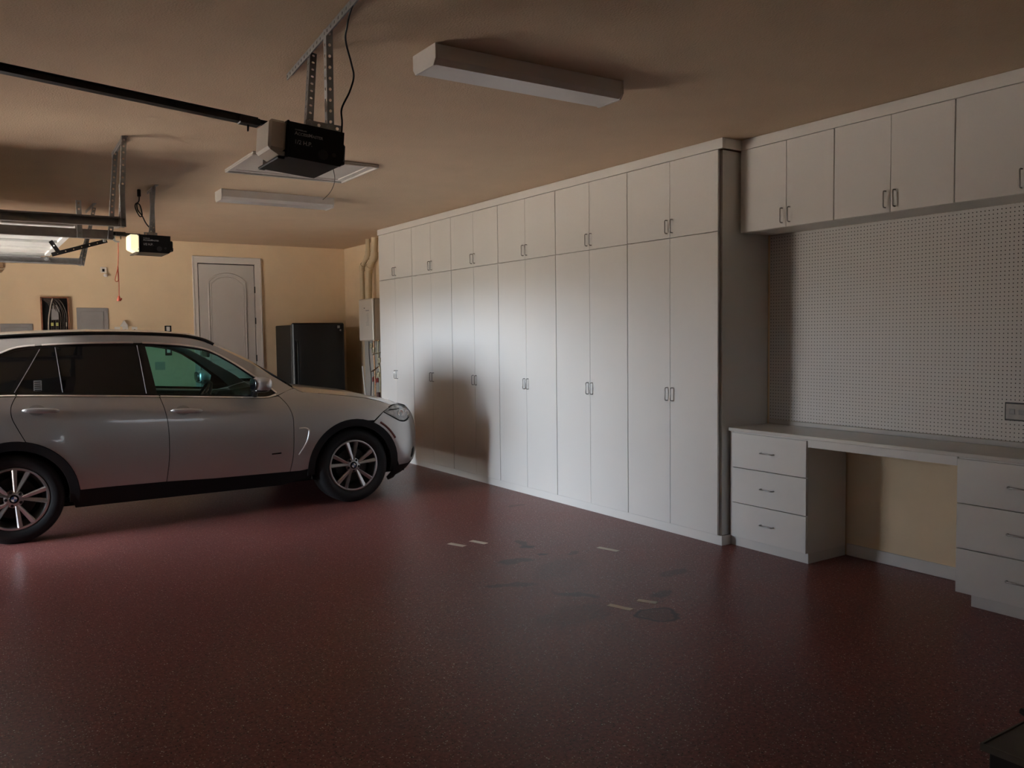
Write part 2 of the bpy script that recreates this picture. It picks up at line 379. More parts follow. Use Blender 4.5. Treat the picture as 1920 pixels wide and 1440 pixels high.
# garage door 2: open, lying overhead on its tracks
g2 = thing('door_2', 'white sectional garage door standing open overhead', 'garage door', (-5.2, 8.74, 2.58), kind='structure')
dx1 = -3.99; dx0 = dx1 - 2.42
for k in range(4):
    a = dx1 - k * .605; b = a - .595
    sec = M().box(b, a, D2[0] + .0, D2[1] - .0, 2.555, 2.60, .004)
    sec.box(a - .055, a, D2[0] + .01, D2[1] - .01, 2.535, 2.556, .004); sec.box(b, b + .05, D2[0] + .01, D2[1] - .01, 2.535, 2.556, .004)
    ns = 5
    s_ = build('door_section', sec, DOORPANEL, g2)
    for q in range(ns):
        yy = D2[0] + .04 + q * (D2[1] - D2[0] - .08) / (ns - 1)
        build('stile', M().box(b + .05, a - .055, yy - .035, yy + .035, 2.530, 2.556, .004), DOORPANEL, s_)
    for yy in (D2[0] + .03, D2[1] - .03):
        r_ = M().cyl((a - .03, yy - .10 if yy < 8 else yy, 2.515), (a - .03, yy if yy < 8 else yy + .10, 2.515), .007, 8)
        r_.cyl((a - .03, (yy - .10) if yy < 8 else yy + .075, 2.515), (a - .03, (yy - .075) if yy < 8 else yy + .10, 2.515), .024, 14)
        build('roller', r_, ZINC, s_, 'steel roller', smooth=40)
    build('strut', M().box(b + .08, a - .09, D2[1] - .1, D2[1] - .02, 2.51, 2.53, .003), ZINC, s_)
# garage door 3: closed double door (left of the view)
g3 = thing('door_3', 'white sectional double garage door, closed', 'garage door', (LX, 4.0, 0), kind='structure')
for k in range(4):
    s_ = build('door_section', M().box(LX - .02, LX + .03, D3[0] - .02, D3[1] + .02, .005 + k * .61, .605 + k * .61, .004), DOORPANEL, g3)

# tracks -------------------------------------------------------------
def strip(m, o, ex, ey, L, W, pitch=.05, r=.009, th=.003, square=False, end=.02):
    ex = Vector(ex).normalized(); ey = Vector(ey).normalized(); holes = []
    k = end
    while k < L - end * .5:
        holes.append([(k + r * cos(a), W / 2 + r * 1.0 * sin(a)) for a in [pi / 8 + pi / 4 * q for q in range(8)]]); k += pitch
    m.slab2d([(0, 0), (L, 0), (L, W), (0, W)], holes, o, ex, ey, th)
def angle_iron(m, p0, p1, e1, e2, W=.036, pitch=.045, r=.008):
    p0 = Vector(p0); p1 = Vector(p1); d = p1 - p0; L = d.length
    e1 = Vector(e1); e1 = (e1 - d.normalized() * e1.dot(d.normalized())).normalized()
    e2 = Vector(e2); e2 = (e2 - d.normalized() * e2.dot(d.normalized())).normalized()
    strip(m, p0, d, e1, L, W, pitch, r); strip(m, p0, d, e2, L, W, pitch, r, th=-.003)

def track(label, y, x1, z, side, posts, ceilbar):
    """C-channel along x at height z; side=+1 open towards +y"""
    t = thing('garage_door_track', label, 'garage door track', ((LX + x1) / 2, y, z), 'horizontal garage door tracks')
    h = .034; m = M(); th = .003
    prof = [(0, -h), (0, h), (side * .045, h), (side * .045, h - .012), (side * .042, h - .012), (side * .042, h - th), (side * th, h - th), (side * th, -h + th), (side * .042, -h + th), (side * .042, -h + .012), (side * .045, -h + .012), (side * .045, -h)]
    x0 = LX + .45
    m.prism([(y + a, z + b) for a, b in prof], 'x', x0, x1)
    m.box(x1 - .004, x1 - .001, min(y, y + side * .045), max(y, y + side * .045), z - h, z + h)
    # curved part down to the jamb
    R = .40; path = [(x0 - R * sin(a), z - R + R * cos(a)) for a in [radians(9 * q) for q in range(11)]]
    path += [(LX + .05, .1)]
    for (a, b), (c, d) in zip(path, path[1:]):
        tx, tz = c - a, d - b; l = math.hypot(tx, tz); nx, nz = tz / l * h, -tx / l * h
        ya, yb = y, y + side * .003
        m.add([(a + nx, ya, b + nz), (a - nx, ya, b - nz), (c - nx, ya, d - nz), (c + nx, ya, d + nz), (a + nx, yb, b + nz), (a - nx, yb, b - nz), (c - nx, yb, d - nz), (c + nx, yb, d + nz)],
              [(0, 1, 2, 3), (7, 6, 5, 4), (0, 3, 7, 4), (1, 5, 6, 2)])
    build('track_rail', m, TRACKM, t)
    for (xa, ya, za, xb, yb, zb) in posts:
        q = M(); angle_iron(q, (xa, ya, za), (xb, yb, zb), (1, 0, 0), (0, -1, 0))
        build('perforated_hanger', q, ZINC, t, 'perforated zinc angle')
    if ceilbar:
        q = M(); angle_iron(q, *ceilbar, (1, 0, 0), (0, 0, -1)); build('ceiling_angle', q, ZINC, t, 'perforated zinc angle on the ceiling')
    return t
track('galvanised door track nearest the viewer, hanging at the left', 6.66, -3.80, 2.485, -1,
      [(-3.80, 6.66, H - .004, -3.84, 6.655, 2.45), (-3.83, 6.63, 2.75, -3.83, 6.63, 2.45)], None)
track('galvanised track at the near edge of the open garage door', 7.20, -3.80, 2.455, 1,
      [(-3.78, 7.19, H - .004, -3.84, 7.19, 2.42), (-4.05, 7.19, 2.70, -4.05, 7.19, 2.42)], None)
q = M(); angle_iron(q, (-3.795, 6.64, H - .003), (-3.775, 7.28, H - .003), (1, 0, 0), (0, 0, -1)); tag(build('ceiling_angle', q, ZINC), 'zinc perforated angle on the ceiling from which the two near door tracks hang', 'angle iron')
track('galvanised track at the far edge of the open garage door, over the far wall', 10.26, -3.67, 2.495, -1,
      [(-3.55, 10.28, H - .004, -3.69, 10.28, 2.46), (-3.62, 10.28, H - .3, -3.72, 10.28, 2.46)], ((-3.58, 10.0, H - .003), (-3.58, 10.6, H - .003)))

# ------------------------------------------------------------------ openers
def text_mesh(name, body, size, mtx, material, parent, local=True, smallcaps=False, extr=.0006):
    cu = bpy.data.curves.new(name, 'FONT'); cu.body = body; cu.size = size; cu.extrude = extr; cu.offset = size * .012
    if smallcaps:
        cu.small_caps_scale = .78
        for i, ch in enumerate(body):
            if ch.islower(): cu.body_format[i].use_small_caps = True
    o = bpy.data.objects.new(name, cu); COL.objects.link(o)
    bpy.context.view_layer.update()
    me = bpy.data.meshes.new_from_object(o.evaluated_get(bpy.context.evaluated_depsgraph_get()))
    bpy.data.objects.remove(o); me.name = name; me.transform(mtx); me.materials.clear(); me.materials.append(material)
    q = bpy.data.objects.new(name, me); COL.objects.link(q); q.parent = parent; OFF[q.name] = (0, 0, 0); return q

def opener(label, loc, tilt, lit, rail_len):
    """local frame: x to the motor's rear (+x), door at -x; origin at the middle of the top face"""
    t = thing('garage_door_opener', label, 'garage door opener', loc, 'ceiling-hung garage door openers', rot=(0, tilt, 0))
    hw = .175; ht = .165
    hb = M().prism([(-.13, -.0), (.145, 0), (.145, -ht + .015), (.13, -ht), (-.13, -ht)], 'y', -hw, hw)
    hb.box(-.136, -.124, -hw - .004, hw + .004, -ht - .004, .004, .003)
    hs = build('motor_housing', hb, BLACKP, t, 'black motor housing', local=True)
    build('rear_cover', M().box(.145, .178, -.12, -.02, -.125, -.04, .008).box(.17, .185, -.10, -.04, -.135, -.10, .004), BLACKP, hs, local=True)
    cv = M().box(-.217, -.136, -hw - .002, .03, -ht + .022, -.004, .012)
    cv.prism([(-.205, -ht + .023), (-.136, -ht + .023), (-.136, -ht + .004), (-.165, -ht + .004)], 'y', -hw + .012, .02)
    build('light_cover', cv, LENS_ON if lit else LENS, t, 'lit cream lamp cover' if lit else 'milky grey lamp cover', local=True)
    build('lamp_tray', M().box(-.165, -.13, -hw + .02, hw - .02, -ht - .010, -ht + .003, .004), BLACKP if not lit else CHROME, t, local=True)
    R = M().prism([(-.024, -.006), (.024, -.006), (.024, .001), (.006, .001), (.006, .024), (.018, .024), (.018, .029), (-.018, .029), (-.018, .024), (-.006, .024), (-.006, .001), (-.024, .001)], 'x', -rail_len, -.225)
    R.box(-.225, -.10, -.018, .018, .004, .022)
    R.box(-.31, -.215, -.030, .030, -.010, .022, .004)
    R.lathe([(0, -.035), (.004, -.03), (.006, 0)], (-.265, 0, -.008), (0, 0, 1), 8)
    build('drive_rail', R, BLACKM, t, local=True)
    # print on the side that faces the viewer (-y)
    rot = Matrix.Rotation(radians(90), 4, 'X')
    def put(s_, size, x, z, sc=False): return text_mesh('lettering', s_, size, Matrix.Translation((x, -hw - .0012, z)) @ rot, LETTER, hs, smallcaps=sc)
    put('CHAMBERLAIN', .0085, -.098, -.036); put('AccessMaster', .0235, -.098, -.057, True); put('1/2 H.P.', .027, -.098, -.098)
    dm = M().lathe([(0, .001), (.021, .001), (.024, 0), (.024, -.002)], (.045, -hw - .001, -.125), (0, -1, 0), 20); dm.lathe([(0, .001), (.009, .001), (.010, 0)], (.098, -hw - .001, -.118), (0, -1, 0), 12)
    build('dial', dm, mat('dark_grey_print', (.03, .03, .032), .4), hs, local=True)
    return t
def hanger(par, base, topz, segs, bar, strapline):
    for (a, b) in segs:
        q = M(); angle_iron(q, a, b, (1, 0, 0), (0, 1, 0), W=.034, pitch=.05, r=.0075)
        o = build('perforated_strap', q, ZINC, par, 'perforated zinc strap'); 
    q = M(); angle_iron(q, *strapline, (0, 0, 1), (0, 1, 0), W=.034); build('mounting_bracket', q, ZINC, par)
    if bar: q = M(); angle_iron(q, *bar, (1, 0, 0), (0, 0, -1), W=.034, pitch=.06); build('ceiling_angle', q, ZINC, par, 'zinc angle screwed to the ceiling')

o1 = opener('black garage door opener with unlit grey lamp cover, hanging in the foreground', (-3.388, 4.055, 2.632), radians(4.7), False, 3.1)
h1 = thing('opener_bracket', 'zinc perforated bracket holding up the foreground opener', 'bracket', (-3.31, 4.0, H), 'perforated opener brackets')
hanger(h1, None, H, [((-3.275, 4.227, H - .006), (-3.395, 3.985, 2.655)), ((-3.325, 3.879, H - .006), (-3.295, 3.965, 2.648))], ((-3.255, 4.66, H - .002), (-3.375, 3.30, H - .002)), ((-3.405, 3.97, 2.650), (-3.235, 3.95, 2.635)))
cord = smooth_path([(-3.36, 3.42, H - .002), (-3.345, 3.54, 3.055), (-3.335, 3.60, 3.017), (-3.31, 3.68, 2.985), (-3.235, 3.797, 2.926), (-3.196, 3.864, 2.888), (-3.212, 3.88, 2.819), (-3.252, 3.885, 2.735), (-3.25, 3.89, 2.67), (-3.252, 3.90, 2.60)], 6)
tag(build('power_cord', M().tube(cord, .0045, 8), BLACKP, smooth=60), 'black power cord dropping from the ceiling to the foreground opener', 'cord')
ant = smooth_path([(-3.237, 4.05, 2.475), (-3.230, 4.05, 2.436), (-3.236, 4.05, 2.40), (-3.259, 4.05, 2.357), (-3.296, 4.05, 2.32)], 5)
tag(build('antenna_wire', M().tube(ant, .0014, 6), BLACKP, smooth=60), 'thin dark antenna wire drooping under the foreground opener', 'wire')

o2 = opener('distant garage door opener with glowing cream lamp, hung above the car', (-3.245, 8.75, 2.628), radians(1.0), True, 3.0)
h2 = thing('opener_bracket', 'zinc perforated bracket holding up the distant lit opener', 'bracket', (-3.24, 8.7, H), 'perforated opener brackets')
hanger(h2, None, H, [((-3.235, 8.66, H - .006), (-3.265, 8.72, 2.640)), ((-3.215, 8.86, H - .006), (-3.225, 8.80, 2.640))], ((-3.225, 8.55, H - .002), (-3.225, 8.95, H - .002)), ((-3.31, 8.72, 2.635), (-3.19, 8.72, 2.635)))
c2 = [(-3.309, 8.9, H - .002), (-3.312, 8.9, 2.99), (-3.345, 8.9, 2.955), (-3.344, 8.9, 2.909), (-3.31, 8.9, 2.84), (-3.288, 8.9, 2.861), (-3.305, 8.9, 2.947), (-3.33, 8.905, 2.96), (-3.325, 8.905, 2.90), (-3.29, 8.9, 2.85), (-3.255, 8.9, 2.775), (-3.21, 8.87, 2.71), (-3.186, 8.82, 2.67), (-3.184, 8.78, 2.625)]
tag(build('power_cord', M().tube(smooth_path(c2, 5), .006, 8).box(-3.325, -3.295, 8.885, 8.915, 3.03, 3.10, .005), BLACKP, smooth=60), 'black coiled power cord hanging above the distant lit opener', 'cord')
# trolley, door arm and release rope of the second opener
tr = thing('door_arm', 'black perforated bent arm joining the open garage door to its opener rail', 'door arm', (-3.6, 8.75, 2.6))
am = M()
def flatbar(m, a, b, W, th, y):
    a = Vector((a[0], y, a[1])); b = Vector((b[0], y, b[1])); d = b - a; n = Vector((-d.z, 0, d.x)).normalized()
    L = d.length; hs = []; k = .05
    while k < L - .02: hs.append([(k + .006 * cos(q), W / 2 + .006 * sin(q)) for q in [pi / 3 * j for j in range(6)]]); k += .07
    m.slab2d([(0, 0), (L, 0), (L, W), (0, W)], hs, a - n * W / 2, d.normalized(), n, th)
flatbar(am, (-4.093, 2.424), (-3.63, 2.575), .036, .006, 8.75); flatbar(am, (-4.10, 2.548), (-4.035, 2.445), .036, .006, 8.744)
build('arm_bar', am, BLACKM, tr)
tl = M().box(-3.69, -3.56, 8.72, 8.78, 2.585, 2.625, .008).box(-3.665, -3.64, 8.735, 8.765, 2.56, 2.59, .004)
tl.prism([(-3.60, 2.60), (-3.56, 2.565), (-3.53, 2.562), (-3.52, 2.572), (-3.55, 2.578), (-3.58, 2.605)], 'y', 8.74, 8.76)
build('trolley', tl, ZINC, tr)
rp = thing('release_rope', 'thin red emergency release rope with a knotted loop and handle', 'rope', (-3.545, 8.75, 2.3))
lp = smooth_path([(-3.535, 8.75, 2.565), (-3.537, 8.75, 2.45), (-3.545, 8.75, 2.335), (-3.562, 8.75, 2.26), (-3.573, 8.75, 2.205), (-3.555, 8.75, 2.195), (-3.545, 8.75, 2.215), (-3.548, 8.755, 2.30), (-3.543, 8.756, 2.34), (-3.541, 8.75, 2.20), (-3.544, 8.75, 2.05)], 5)
build('cord', M().tube(lp, .0035, 6), ROPE, rp, smooth=60)
build('handle', M().lathe([(0, .045), (.008, .045), (.011, .03), (.020, .005), (.018, -.004), (0, -.006)], (-3.546, 8.75, 2.015), (0, 0, 1), 14).ball((-3.53, 8.74, 2.03), .010, .010, .010, 8, 6), ROPE, rp, 'red handle', smooth=50)

# ------------------------------------------------------------------ ceiling things
def fixture(label, x0, x1, y0, y1, zb):
    t = thing('ceiling_light', label, 'ceiling light', ((x0 + x1) / 2, (y0 + y1) / 2, H), 'unlit fluorescent ceiling fixtures')
    prof = [(y0, H - .003), (y0, zb + .028), (y0 + .022, zb), (y1 - .022, zb), (y1, zb + .028), (y1, H - .003)]
    build('diffuser', M().prism(prof, 'x', x0 + .012, x1 - .012), mat('acrylic_diffuser', (.80, .78, .77), .35, mottle=(6, .02)), t)
    for a in (x0, x1 - .012):
        pr = [(y0 - .004, H - .001), (y0 - .004, zb + .026), (y0 + .020, zb - .004), (y1 - .020, zb - .004), (y1 + .004, zb + .026), (y1 + .004, H - .001)]
        build('end_cap', M().prism(pr, 'x', a, a + .012), WHITEPL, t)
fixture('long unlit fluorescent fixture on the ceiling right of the foreground opener', -2.79, -1.56, 3.79, 4.03, 3.0)
fixture('long unlit fluorescent fixture far back on the ceiling above the car', -2.64, -1.49, 8.46, 8.70, 3.0)
ah = thing('attic_hatch', 'white framed attic hatch in the ceiling behind the foreground opener', 'ceiling hatch', (-2.32, 7.07, H))
x0, x1, y0, y1 = -2.86, -1.79, 6.66, 7.49
fr = M()
for a, b, c, d in ((x0, x1, y0, y0 + .075), (x0, x1, y1 - .075, y1), (x0, x0 + .075, y0 + .075, y1 - .075), (x1 - .075, x1, y0 + .075, y1 - .075)):
    fr.box(a, b, c, d, H - .018, H - .001, .005)
for a, b, c, d in ((x0, x1, y0, y0 + .02), (x0, x1, y1 - .02, y1), (x0, x0 + .02, y0 + .02, y1 - .02), (x1 - .02, x1, y0 + .02, y1 - .02)):
    fr.box(a, b, c, d, H - .032, H - .016, .005)
build('hatch_frame', fr, TRIM, ah)
build('hatch_panel', M().box(x0 + .07, x1 - .07, y0 + .07, y1 - .07, H - .010, H - .001), TRIM, ah)
sd = M().lathe([(0, -.045), (.045, -.043), (.062, -.028), (.068, -.01), (.068, 0)], (-3.12, 11.72, H - .001), (0, 0, 1), 26)
tag(build('smoke_detector', sd, WHITEPL, smooth=45), 'small round white smoke detector on the ceiling past the track ends', 'smoke detector')

# ------------------------------------------------------------------ handles
def pull(parent, x, y, z, L, axis, dirn=-1, off=.028, r=.0045, halfw=.0):
    """U-shaped wire pull standing off a -x facing front at x"""
    xo = x - off; p = []
    if axis == 'z': A = (y, z - L / 2); B = (y, z + L / 2); f = lambda d, s: (x + .001 - d, y, z + s)
    else: f = lambda d, s: (x + .001 - d, y + s, z)
    h = L / 2; c = .010
    pts = [(0, -h), (off - c, -h), (off - c * .3, -h + c * .3), (off, -h + c), (off, h - c), (off - c * .3, h - c * .3), (off - c, h), (0, h)]
    m = M().tube([f(*q) for q in pts], r, 8)
    return build('handle', m, CHROME, parent, 'satin metal pull', smooth=60)

# ------------------------------------------------------------------ tall cabinets
Y = [10.653, 9.653, 8.641, 7.623, 6.589, 5.547, 4.509]     # far end ... near end
ZB, ZS_, ZC = .076, 2.407, 3.020
names = ['tall white double cabinet at the far end of the row, beside the water heater',
         'second tall white cabinet from the far end, partly behind the car nose',
         'third tall white cabinet from the far end, crossed by the edge of the car shadow',
         'brightly lit tall white cabinet just right of the car shadow',
         'tall white cabinet next but one to the open side of the row',
         'nearest tall white cabinet, closing the row beside the workbench']
for i in range(6):
    ya, yb = Y[i + 1], Y[i]
    t = thing('tall_cabinet', names[i], 'cabinet', (.28, (ya + yb) / 2, 0), 'tall white storage cabinets along the right wall')
    th = .019; c = M()
    e0 = ya - (.012 if i == 5 else 0)
    c.box(.034 if i == 5 else .021, WX - .002, e0 if i == 5 else ya + .0035, (ya + .020), ZB, H - .085); c.box(.021, WX - .002, yb - .020, yb - .0035, ZB, H - .085)
    c.box(.021, WX - .002, ya + .018, yb - .018, ZB, ZB + .018); c.box(.060, WX - .002, ya + .018, yb - .018, ZS_ - .009, ZS_ + .009)
    c.box(.021, WX - .002, ya + .018, yb - .018, H - .10, H - .085); c.box(WX - .008, WX - .002, ya + .018, yb - .018, ZB, H - .09)
    build('carcass', c, WHITE_CAB, t)
    ym = (ya + yb) / 2; g = .003; ge = .0035
    for (z0, z1, hz) in ((ZB + .003, ZS_ - .0025, 1.145), (ZS_ + .0025, ZC - .003, 2.50)):
        for (a, b, hy) in ((ya + ge, ym - g / 2, ym - .031), (ym + g / 2, yb - ge, ym + .031)):
            d = build('door', M().box(0, .019, a, b, z0, z1, .0015), WHITE_CAB, t)
            pull(d, 0, hy, hz, .105, 'z')
pl = M().box(.012, .03, 4.478, 10.64, .001, ZB - .001)
pl.box(.03, WX - .002, 4.478, 4.492, .001, ZB - .001)
tag(build('toe_kick', pl, WHITE_CAB), 'long white toe kick board running under the tall cabinets', 'toe kick')
cr = M().box(-.006, .020, 4.462, 10.672, ZC, H - .004, .002).box(.02, WX - .002, 4.462, 4.474, ZC, H - .004, .002).box(.02, WX - .002, 10.655, 10.672, ZC, H - .004, .002)
tag(build('fascia_board', cr, WHITE_CAB), 'long white fascia board topping the tall cabinets', 'fascia')

# ------------------------------------------------------------------ upper cabinets over the bench
UY = [4.474, 3.650, 2.815, 1.980]; UB = 2.400; UX = .203
un_ = ['white two-door wall cabinet tucked against the tall cabinets', 'middle white two-door wall cabinet above the pegboard', 'white wall cabinet cut off by the right edge of the view']
for i in range(3):
    ya, yb = UY[i + 1], UY[i]
    t = thing('wall_cabinet', un_[i], 'cabinet', (.38, (ya + yb) / 2, UB), 'white wall cabinets above the pegboard')
    c = M().box(UX + .02, WX - .002, ya + .001, ya + .018, UB, H - .085).box(UX + .02, WX - .002, yb - .018, yb - .001, UB, H - .085)
    c.box(UX + .02, WX - .002, ya + .018, yb - .018, UB, UB + .018).box(UX + .02, WX - .002, ya + .018, yb - .018, H - .10, H - .085).box(WX - .008, WX - .002, ya + .018, yb - .018, UB + .018, H - .1)
    if i == 0: c.box(UX + .004, UX + .02, yb - .03, yb - .001, UB, ZC)
    build('carcass', c, WHITE_CAB, t)
    y1_ = yb - (.030 if i == 0 else .0035); ym = (ya + y1_) / 2
    for (a, b, hy) in ((ya + .0035, ym - .0015, ym - .033), (ym + .0015, y1_, ym + .033)):
        d = build('door', M().box(UX, UX + .019, a, b, UB + .001, ZC - .003, .0015), WHITE_CAB, t)
        pull(d, UX, hy, UB + .085, .105, 'z')
tag(build('fascia_board', M().box(UX - .004, UX + .018, 1.96, 4.460, ZC, H - .004, .002).box(UX + .018, WX - .002, 1.96, 1.976, ZC, H - .004, .002), WHITE_CAB), 'white fascia board topping the wall cabinets over the pegboard', 'fascia')

# ------------------------------------------------------------------ bench
CT = .914; CU = .888
S1, S2, DB = .612, .342, .074
def drawer_base(label, ya, yb, end):
    t = thing('drawer_cabinet', label, 'drawer cabinet', (.32, (ya + yb) / 2, 0), 'white three-drawer bench cabinets')
    c = M().box(.105, WX - .020, ya + .001, ya + .018, DB, CU - .002).box(.105, WX - .02, yb - .018, yb - .001, DB, CU - .002)
    c.box(.105, WX - .02, ya + .018, yb - .018, DB, DB + .018).box(WX - .03, WX - .02, ya + .018, yb - .018, DB + .018, CU - .002).box(.105, .125, ya + .018, yb - .018, CU - .03, CU - .002)
    if end: c.box(.100, .118, yb - .030, yb - .001, DB, CU - .002)
    build('carcass', c, WHITE_CAB, t)
    ka, kb = (ya + .002, yb - .002) if end else (ya + .002, yb - .085)
    build('toe_kick', M().box(.113, .131, ka, kb, .001, DB).box(.131, WX - .02, ka, ka + .016, .001, DB).box(.131, WX - .02, kb - .016, kb, .001, DB), WHITE_DARK, t)
    for z0, z1 in ((S1 + .0025, CU - .012), (S2 + .0025, S1 - .0025), (DB + .002, S2 - .0025)):
        d = build('drawer', M().box(.085, .104, ya + .0035, yb - (.032 if end else .0035), z0, z1, .0015), WHITE_CAB, t)
        pull(d, .085, (ya + yb - (.03 if end else 0)) / 2, (z0 + z1) / 2 + .002, .115, 'y')
drawer_base('white three-drawer cabinet between the tall cabinets and the knee space', 3.764, 4.474, True)
drawer_base('white three-drawer cabinet at the right edge, past the knee space', 1.99, 2.705, False)
bt = thing('countertop', 'long pale laminate bench top below the pegboard', 'countertop', (.32, 3.2, CT))
build('worktop', M().box(.076, WX - .002, 1.97, 4.472, CU, CT, .003), TOP_LAM, bt)
build('apron', M().box(.092, .110, 2.707, 3.760, .832, CU - .001), WHITE_CAB, bt)
build('backsplash', M().box(WX - .018, WX - .003, 1.97, 4.472, CT, CT + .035, .003), TOP_LAM, bt)
pb = build('pegboard', M().box(WX - .012, WX - .002, 1.98, 4.470, CT + .037, UB - .002), peg_material())
tag(pb, 'white pegboard on the wall above the bench', 'pegboard')
ol = thing('electrical_outlet', 'grey metal outlet plate set into the pegboard at the right edge', 'electrical outlet', (WX - .012, 2.58, 1.135))
build('recess_ring', M().box(WX - .0155, WX - .0122, 2.512, 2.661, 1.078, 1.190), BLACKP, ol, 'dark gap around the plate')
pm = M().box(WX - .022, WX - .0155, 2.520, 2.654, 1.085, 1.183, .006)
build('cover_plate', pm, mat('worn_grey_plate', (.30, .28, .265), .4, .2, mottle=(30, .1)), ol)
for yy in (2.615, 2.56):
    build('socket', M().box(WX - .0245, WX - .0215, yy - .017, yy + .017, 1.118, 1.150, .002), STEEL_GREY, ol)

# ------------------------------------------------------------------ floor tape, box
def tape(label, p, ang, L, W):
    m = M().box(-L / 2, L / 2, -W / 2, W / 2, .0005, .0018); m.xf(Matrix.Translation((p[0], p[1], 0)) @ Matrix.Rotation(radians(ang), 4, 'Z'))
    tag(build('masking_tape', m, TAPE), label, 'tape', 'strips of masking tape stuck to the floor')
def ta(a, b): return ((a[0] + b[0]) / 2, (a[1] + b[1]) / 2), math.degrees(math.atan2(b[1] - a[1], b[0] - a[0])), math.hypot(b[0] - a[0], b[1] - a[1])
for lab, a, b, W in (('short pale tape strip on the floor, nearest the car', (-1.656, 5.79), (-1.60, 5.64), .05),
                     ('short pale tape strip just right of the one nearest the car', (-1.471, 5.763), (-1.42, 5.61), .05),
                     ('lone tape strip on the floor in front of the tall cabinets', (-.785, 5.002), (-.735, 4.822), .045),
                     ('left tape strip of the pair touching the dark ring stain', (-1.61, 3.886), (-1.56, 3.734), .045),
                     ('right tape strip of the pair beside the dark ring stain', (-1.41, 3.851), (-1.35, 3.744), .045)):
    c, an, L = ta(a, b); tape(lab, c, an, L, W)
bx = thing('storage_box', 'dark low box cut off at the bottom right corner of the view', 'box', (-1.78, 1.22, 0))
build('box_body', M().box(-2.115, -1.45, .72, 1.375, 0.001, .285, .004), mat('near_black_board', (.02, .014, .013), .6, mottle=(8, .1)), bx)
build('box_lid', M().box(-2.131, -1.43, .70, 1.387, .285, .30, .003), BOXWOOD, bx)
build('lid_edging', M().box(-2.137, -2.131, .70, 1.393, .280, .303).box(-2.131, -1.43, 1.387, 1.393, .280, .303), mat('tan_edging', (.11, .09, .07), .5, mottle=(20, .1)), bx)
tag(build('pry_bar', M().box(-1.86, -1.45, 1.30, 1.335, .302, .325, .006).xf(Matrix.Translation((-1.65, 1.3, 0)) @ Matrix.Rotation(radians(-28), 4, 'Z') @ Matrix.Translation((1.65, -1.3, 0))), BLACKM), 'black bar lying across the dark box in the bottom right corner', 'bar')

# ------------------------------------------------------------------ far wall things
wf = FY - .001
wc = thing('wiring_cabinet', 'open wiring cabinet full of dark cables, recessed in the far wall', 'wiring cabinet', (-3.704, FY, 1.9))
x0, x1, z0, z1 = -3.874, -3.534, 1.45, 2.246
build('back_panel', M().box(x0 + .01, x1 - .01, wf - .012, wf, z0, z1), BLACKP, wc)
f_ = M().box(x0, x0 + .014, wf - .075, wf, z0, z1).box(x1 - .014, x1, wf - .075, wf, z0, z1).box(x0, x1, wf - .075, wf, z1 - .014, z1).box(x0, x1, wf - .075, wf, z0, z0 + .014)
build('frame', f_, RAWWOOD, wc, 'raw reddish edge')
for k in range(9):
    xs = x1 - .03 - k * .024; b_ = random.uniform(-.02, .02)
    p = smooth_path([(xs - .10, wf - .03, z1 - .02), (xs - .03 + b_, wf - .05, z1 - .10), (xs, wf - .055 + .003 * k, 2.0), (xs + b_ * .6, wf - .045, 1.8), (xs - .02, wf - .04, 1.5)], 5)
    build('cable', M().tube(p, .007, 6), WIREB, wc, smooth=60)
build('cable', M().tube(smooth_path([(-3.73, wf - .07, z1 - .02), (-3.76, wf - .07, 2.1), (-3.79, wf - .07, 1.9), (-3.80, wf - .07, 1.5)], 5), .008, 6), WIREW, wc, 'pale grey cable', smooth=60)
build('device', M().lathe([(0, .03), (.055, .028), (.06, 0)], (-3.70, wf - .02, 2.08), (0, -1, 0), 20).box(-3.755, -3.655, wf - .05, wf - .02, 1.93, 2.06, .01), STEEL_GREY, wc, 'dark grey round device', smooth=40)
for xx in (-3.745, -3.685): build('connector', M().box(xx - .015, xx + .015, wf - .085, wf - .05, 1.85, 1.895, .004), LIME, wc, 'lime green connector')
build('connector', M().box(x1 - .045, x1 - .033, wf - .09, wf - .06, 1.84, 1.90, .003), WIREW, wc, 'white connector')
def epanel(label, x0, x1, z0, z1):
    t = thing('breaker_box', label, 'breaker box', ((x0 + x1) / 2, FY, (z0 + z1) / 2), 'grey breaker boxes on the far wall')
    build('cover', M().box(x0, x1, wf - .018, wf, z0, z1, .005), STEEL_GREY, t)
    build('hinged_lid', M().box(x0 + .05, x1 - .06, wf - .026, wf - .017, z0 + .06, z1 - .05, .004), STEEL_GREY, t)
    for a in (x0 + .018, x1 - .03):
        build('screw', M().cyl((a, wf - .018, z1 - .04), (a, wf - .023, z1 - .04), .008, 8), CHROME, t, 'bright screw')
epanel('grey electrical panel right of the open wiring cabinet', -3.435, -3.032, 1.25, 2.104)
epanel('lower grey electrical panel at the left edge of the far wall', -4.357, -3.975, 1.0, 1.883)
for lab, xx in (('left white outlet plate above the car roof', -2.92), ('middle white outlet plate, under the little white house', -2.814), ('right white outlet plate of the three above the car roof', -2.692)):
    t = thing('outlet_plate', lab, 'electrical outlet', (xx, FY, 1.80), 'white outlet plates in a row on the far wall')
    build('cover_plate', M().box(xx - .038, xx + .038, wf - .008, wf, 1.72, 1.835, .003), WHITEPL, t)
    build('jack', M().box(xx - .012, xx + .012, wf - .011, wf - .0075, 1.772, 1.800, .002), BLACKP, t, 'black jack')
hm = M().prism([(-2.885, 1.845), (-2.835, 1.925), (-2.79, 1.86), (-2.79, 1.835), (-2.87, 1.835)], 'y', wf - .07, wf - .005)
tag(build('plug_in_house', hm, WHITEPL), 'small white house-shaped plug-in on the middle outlet', 'plug-in device')
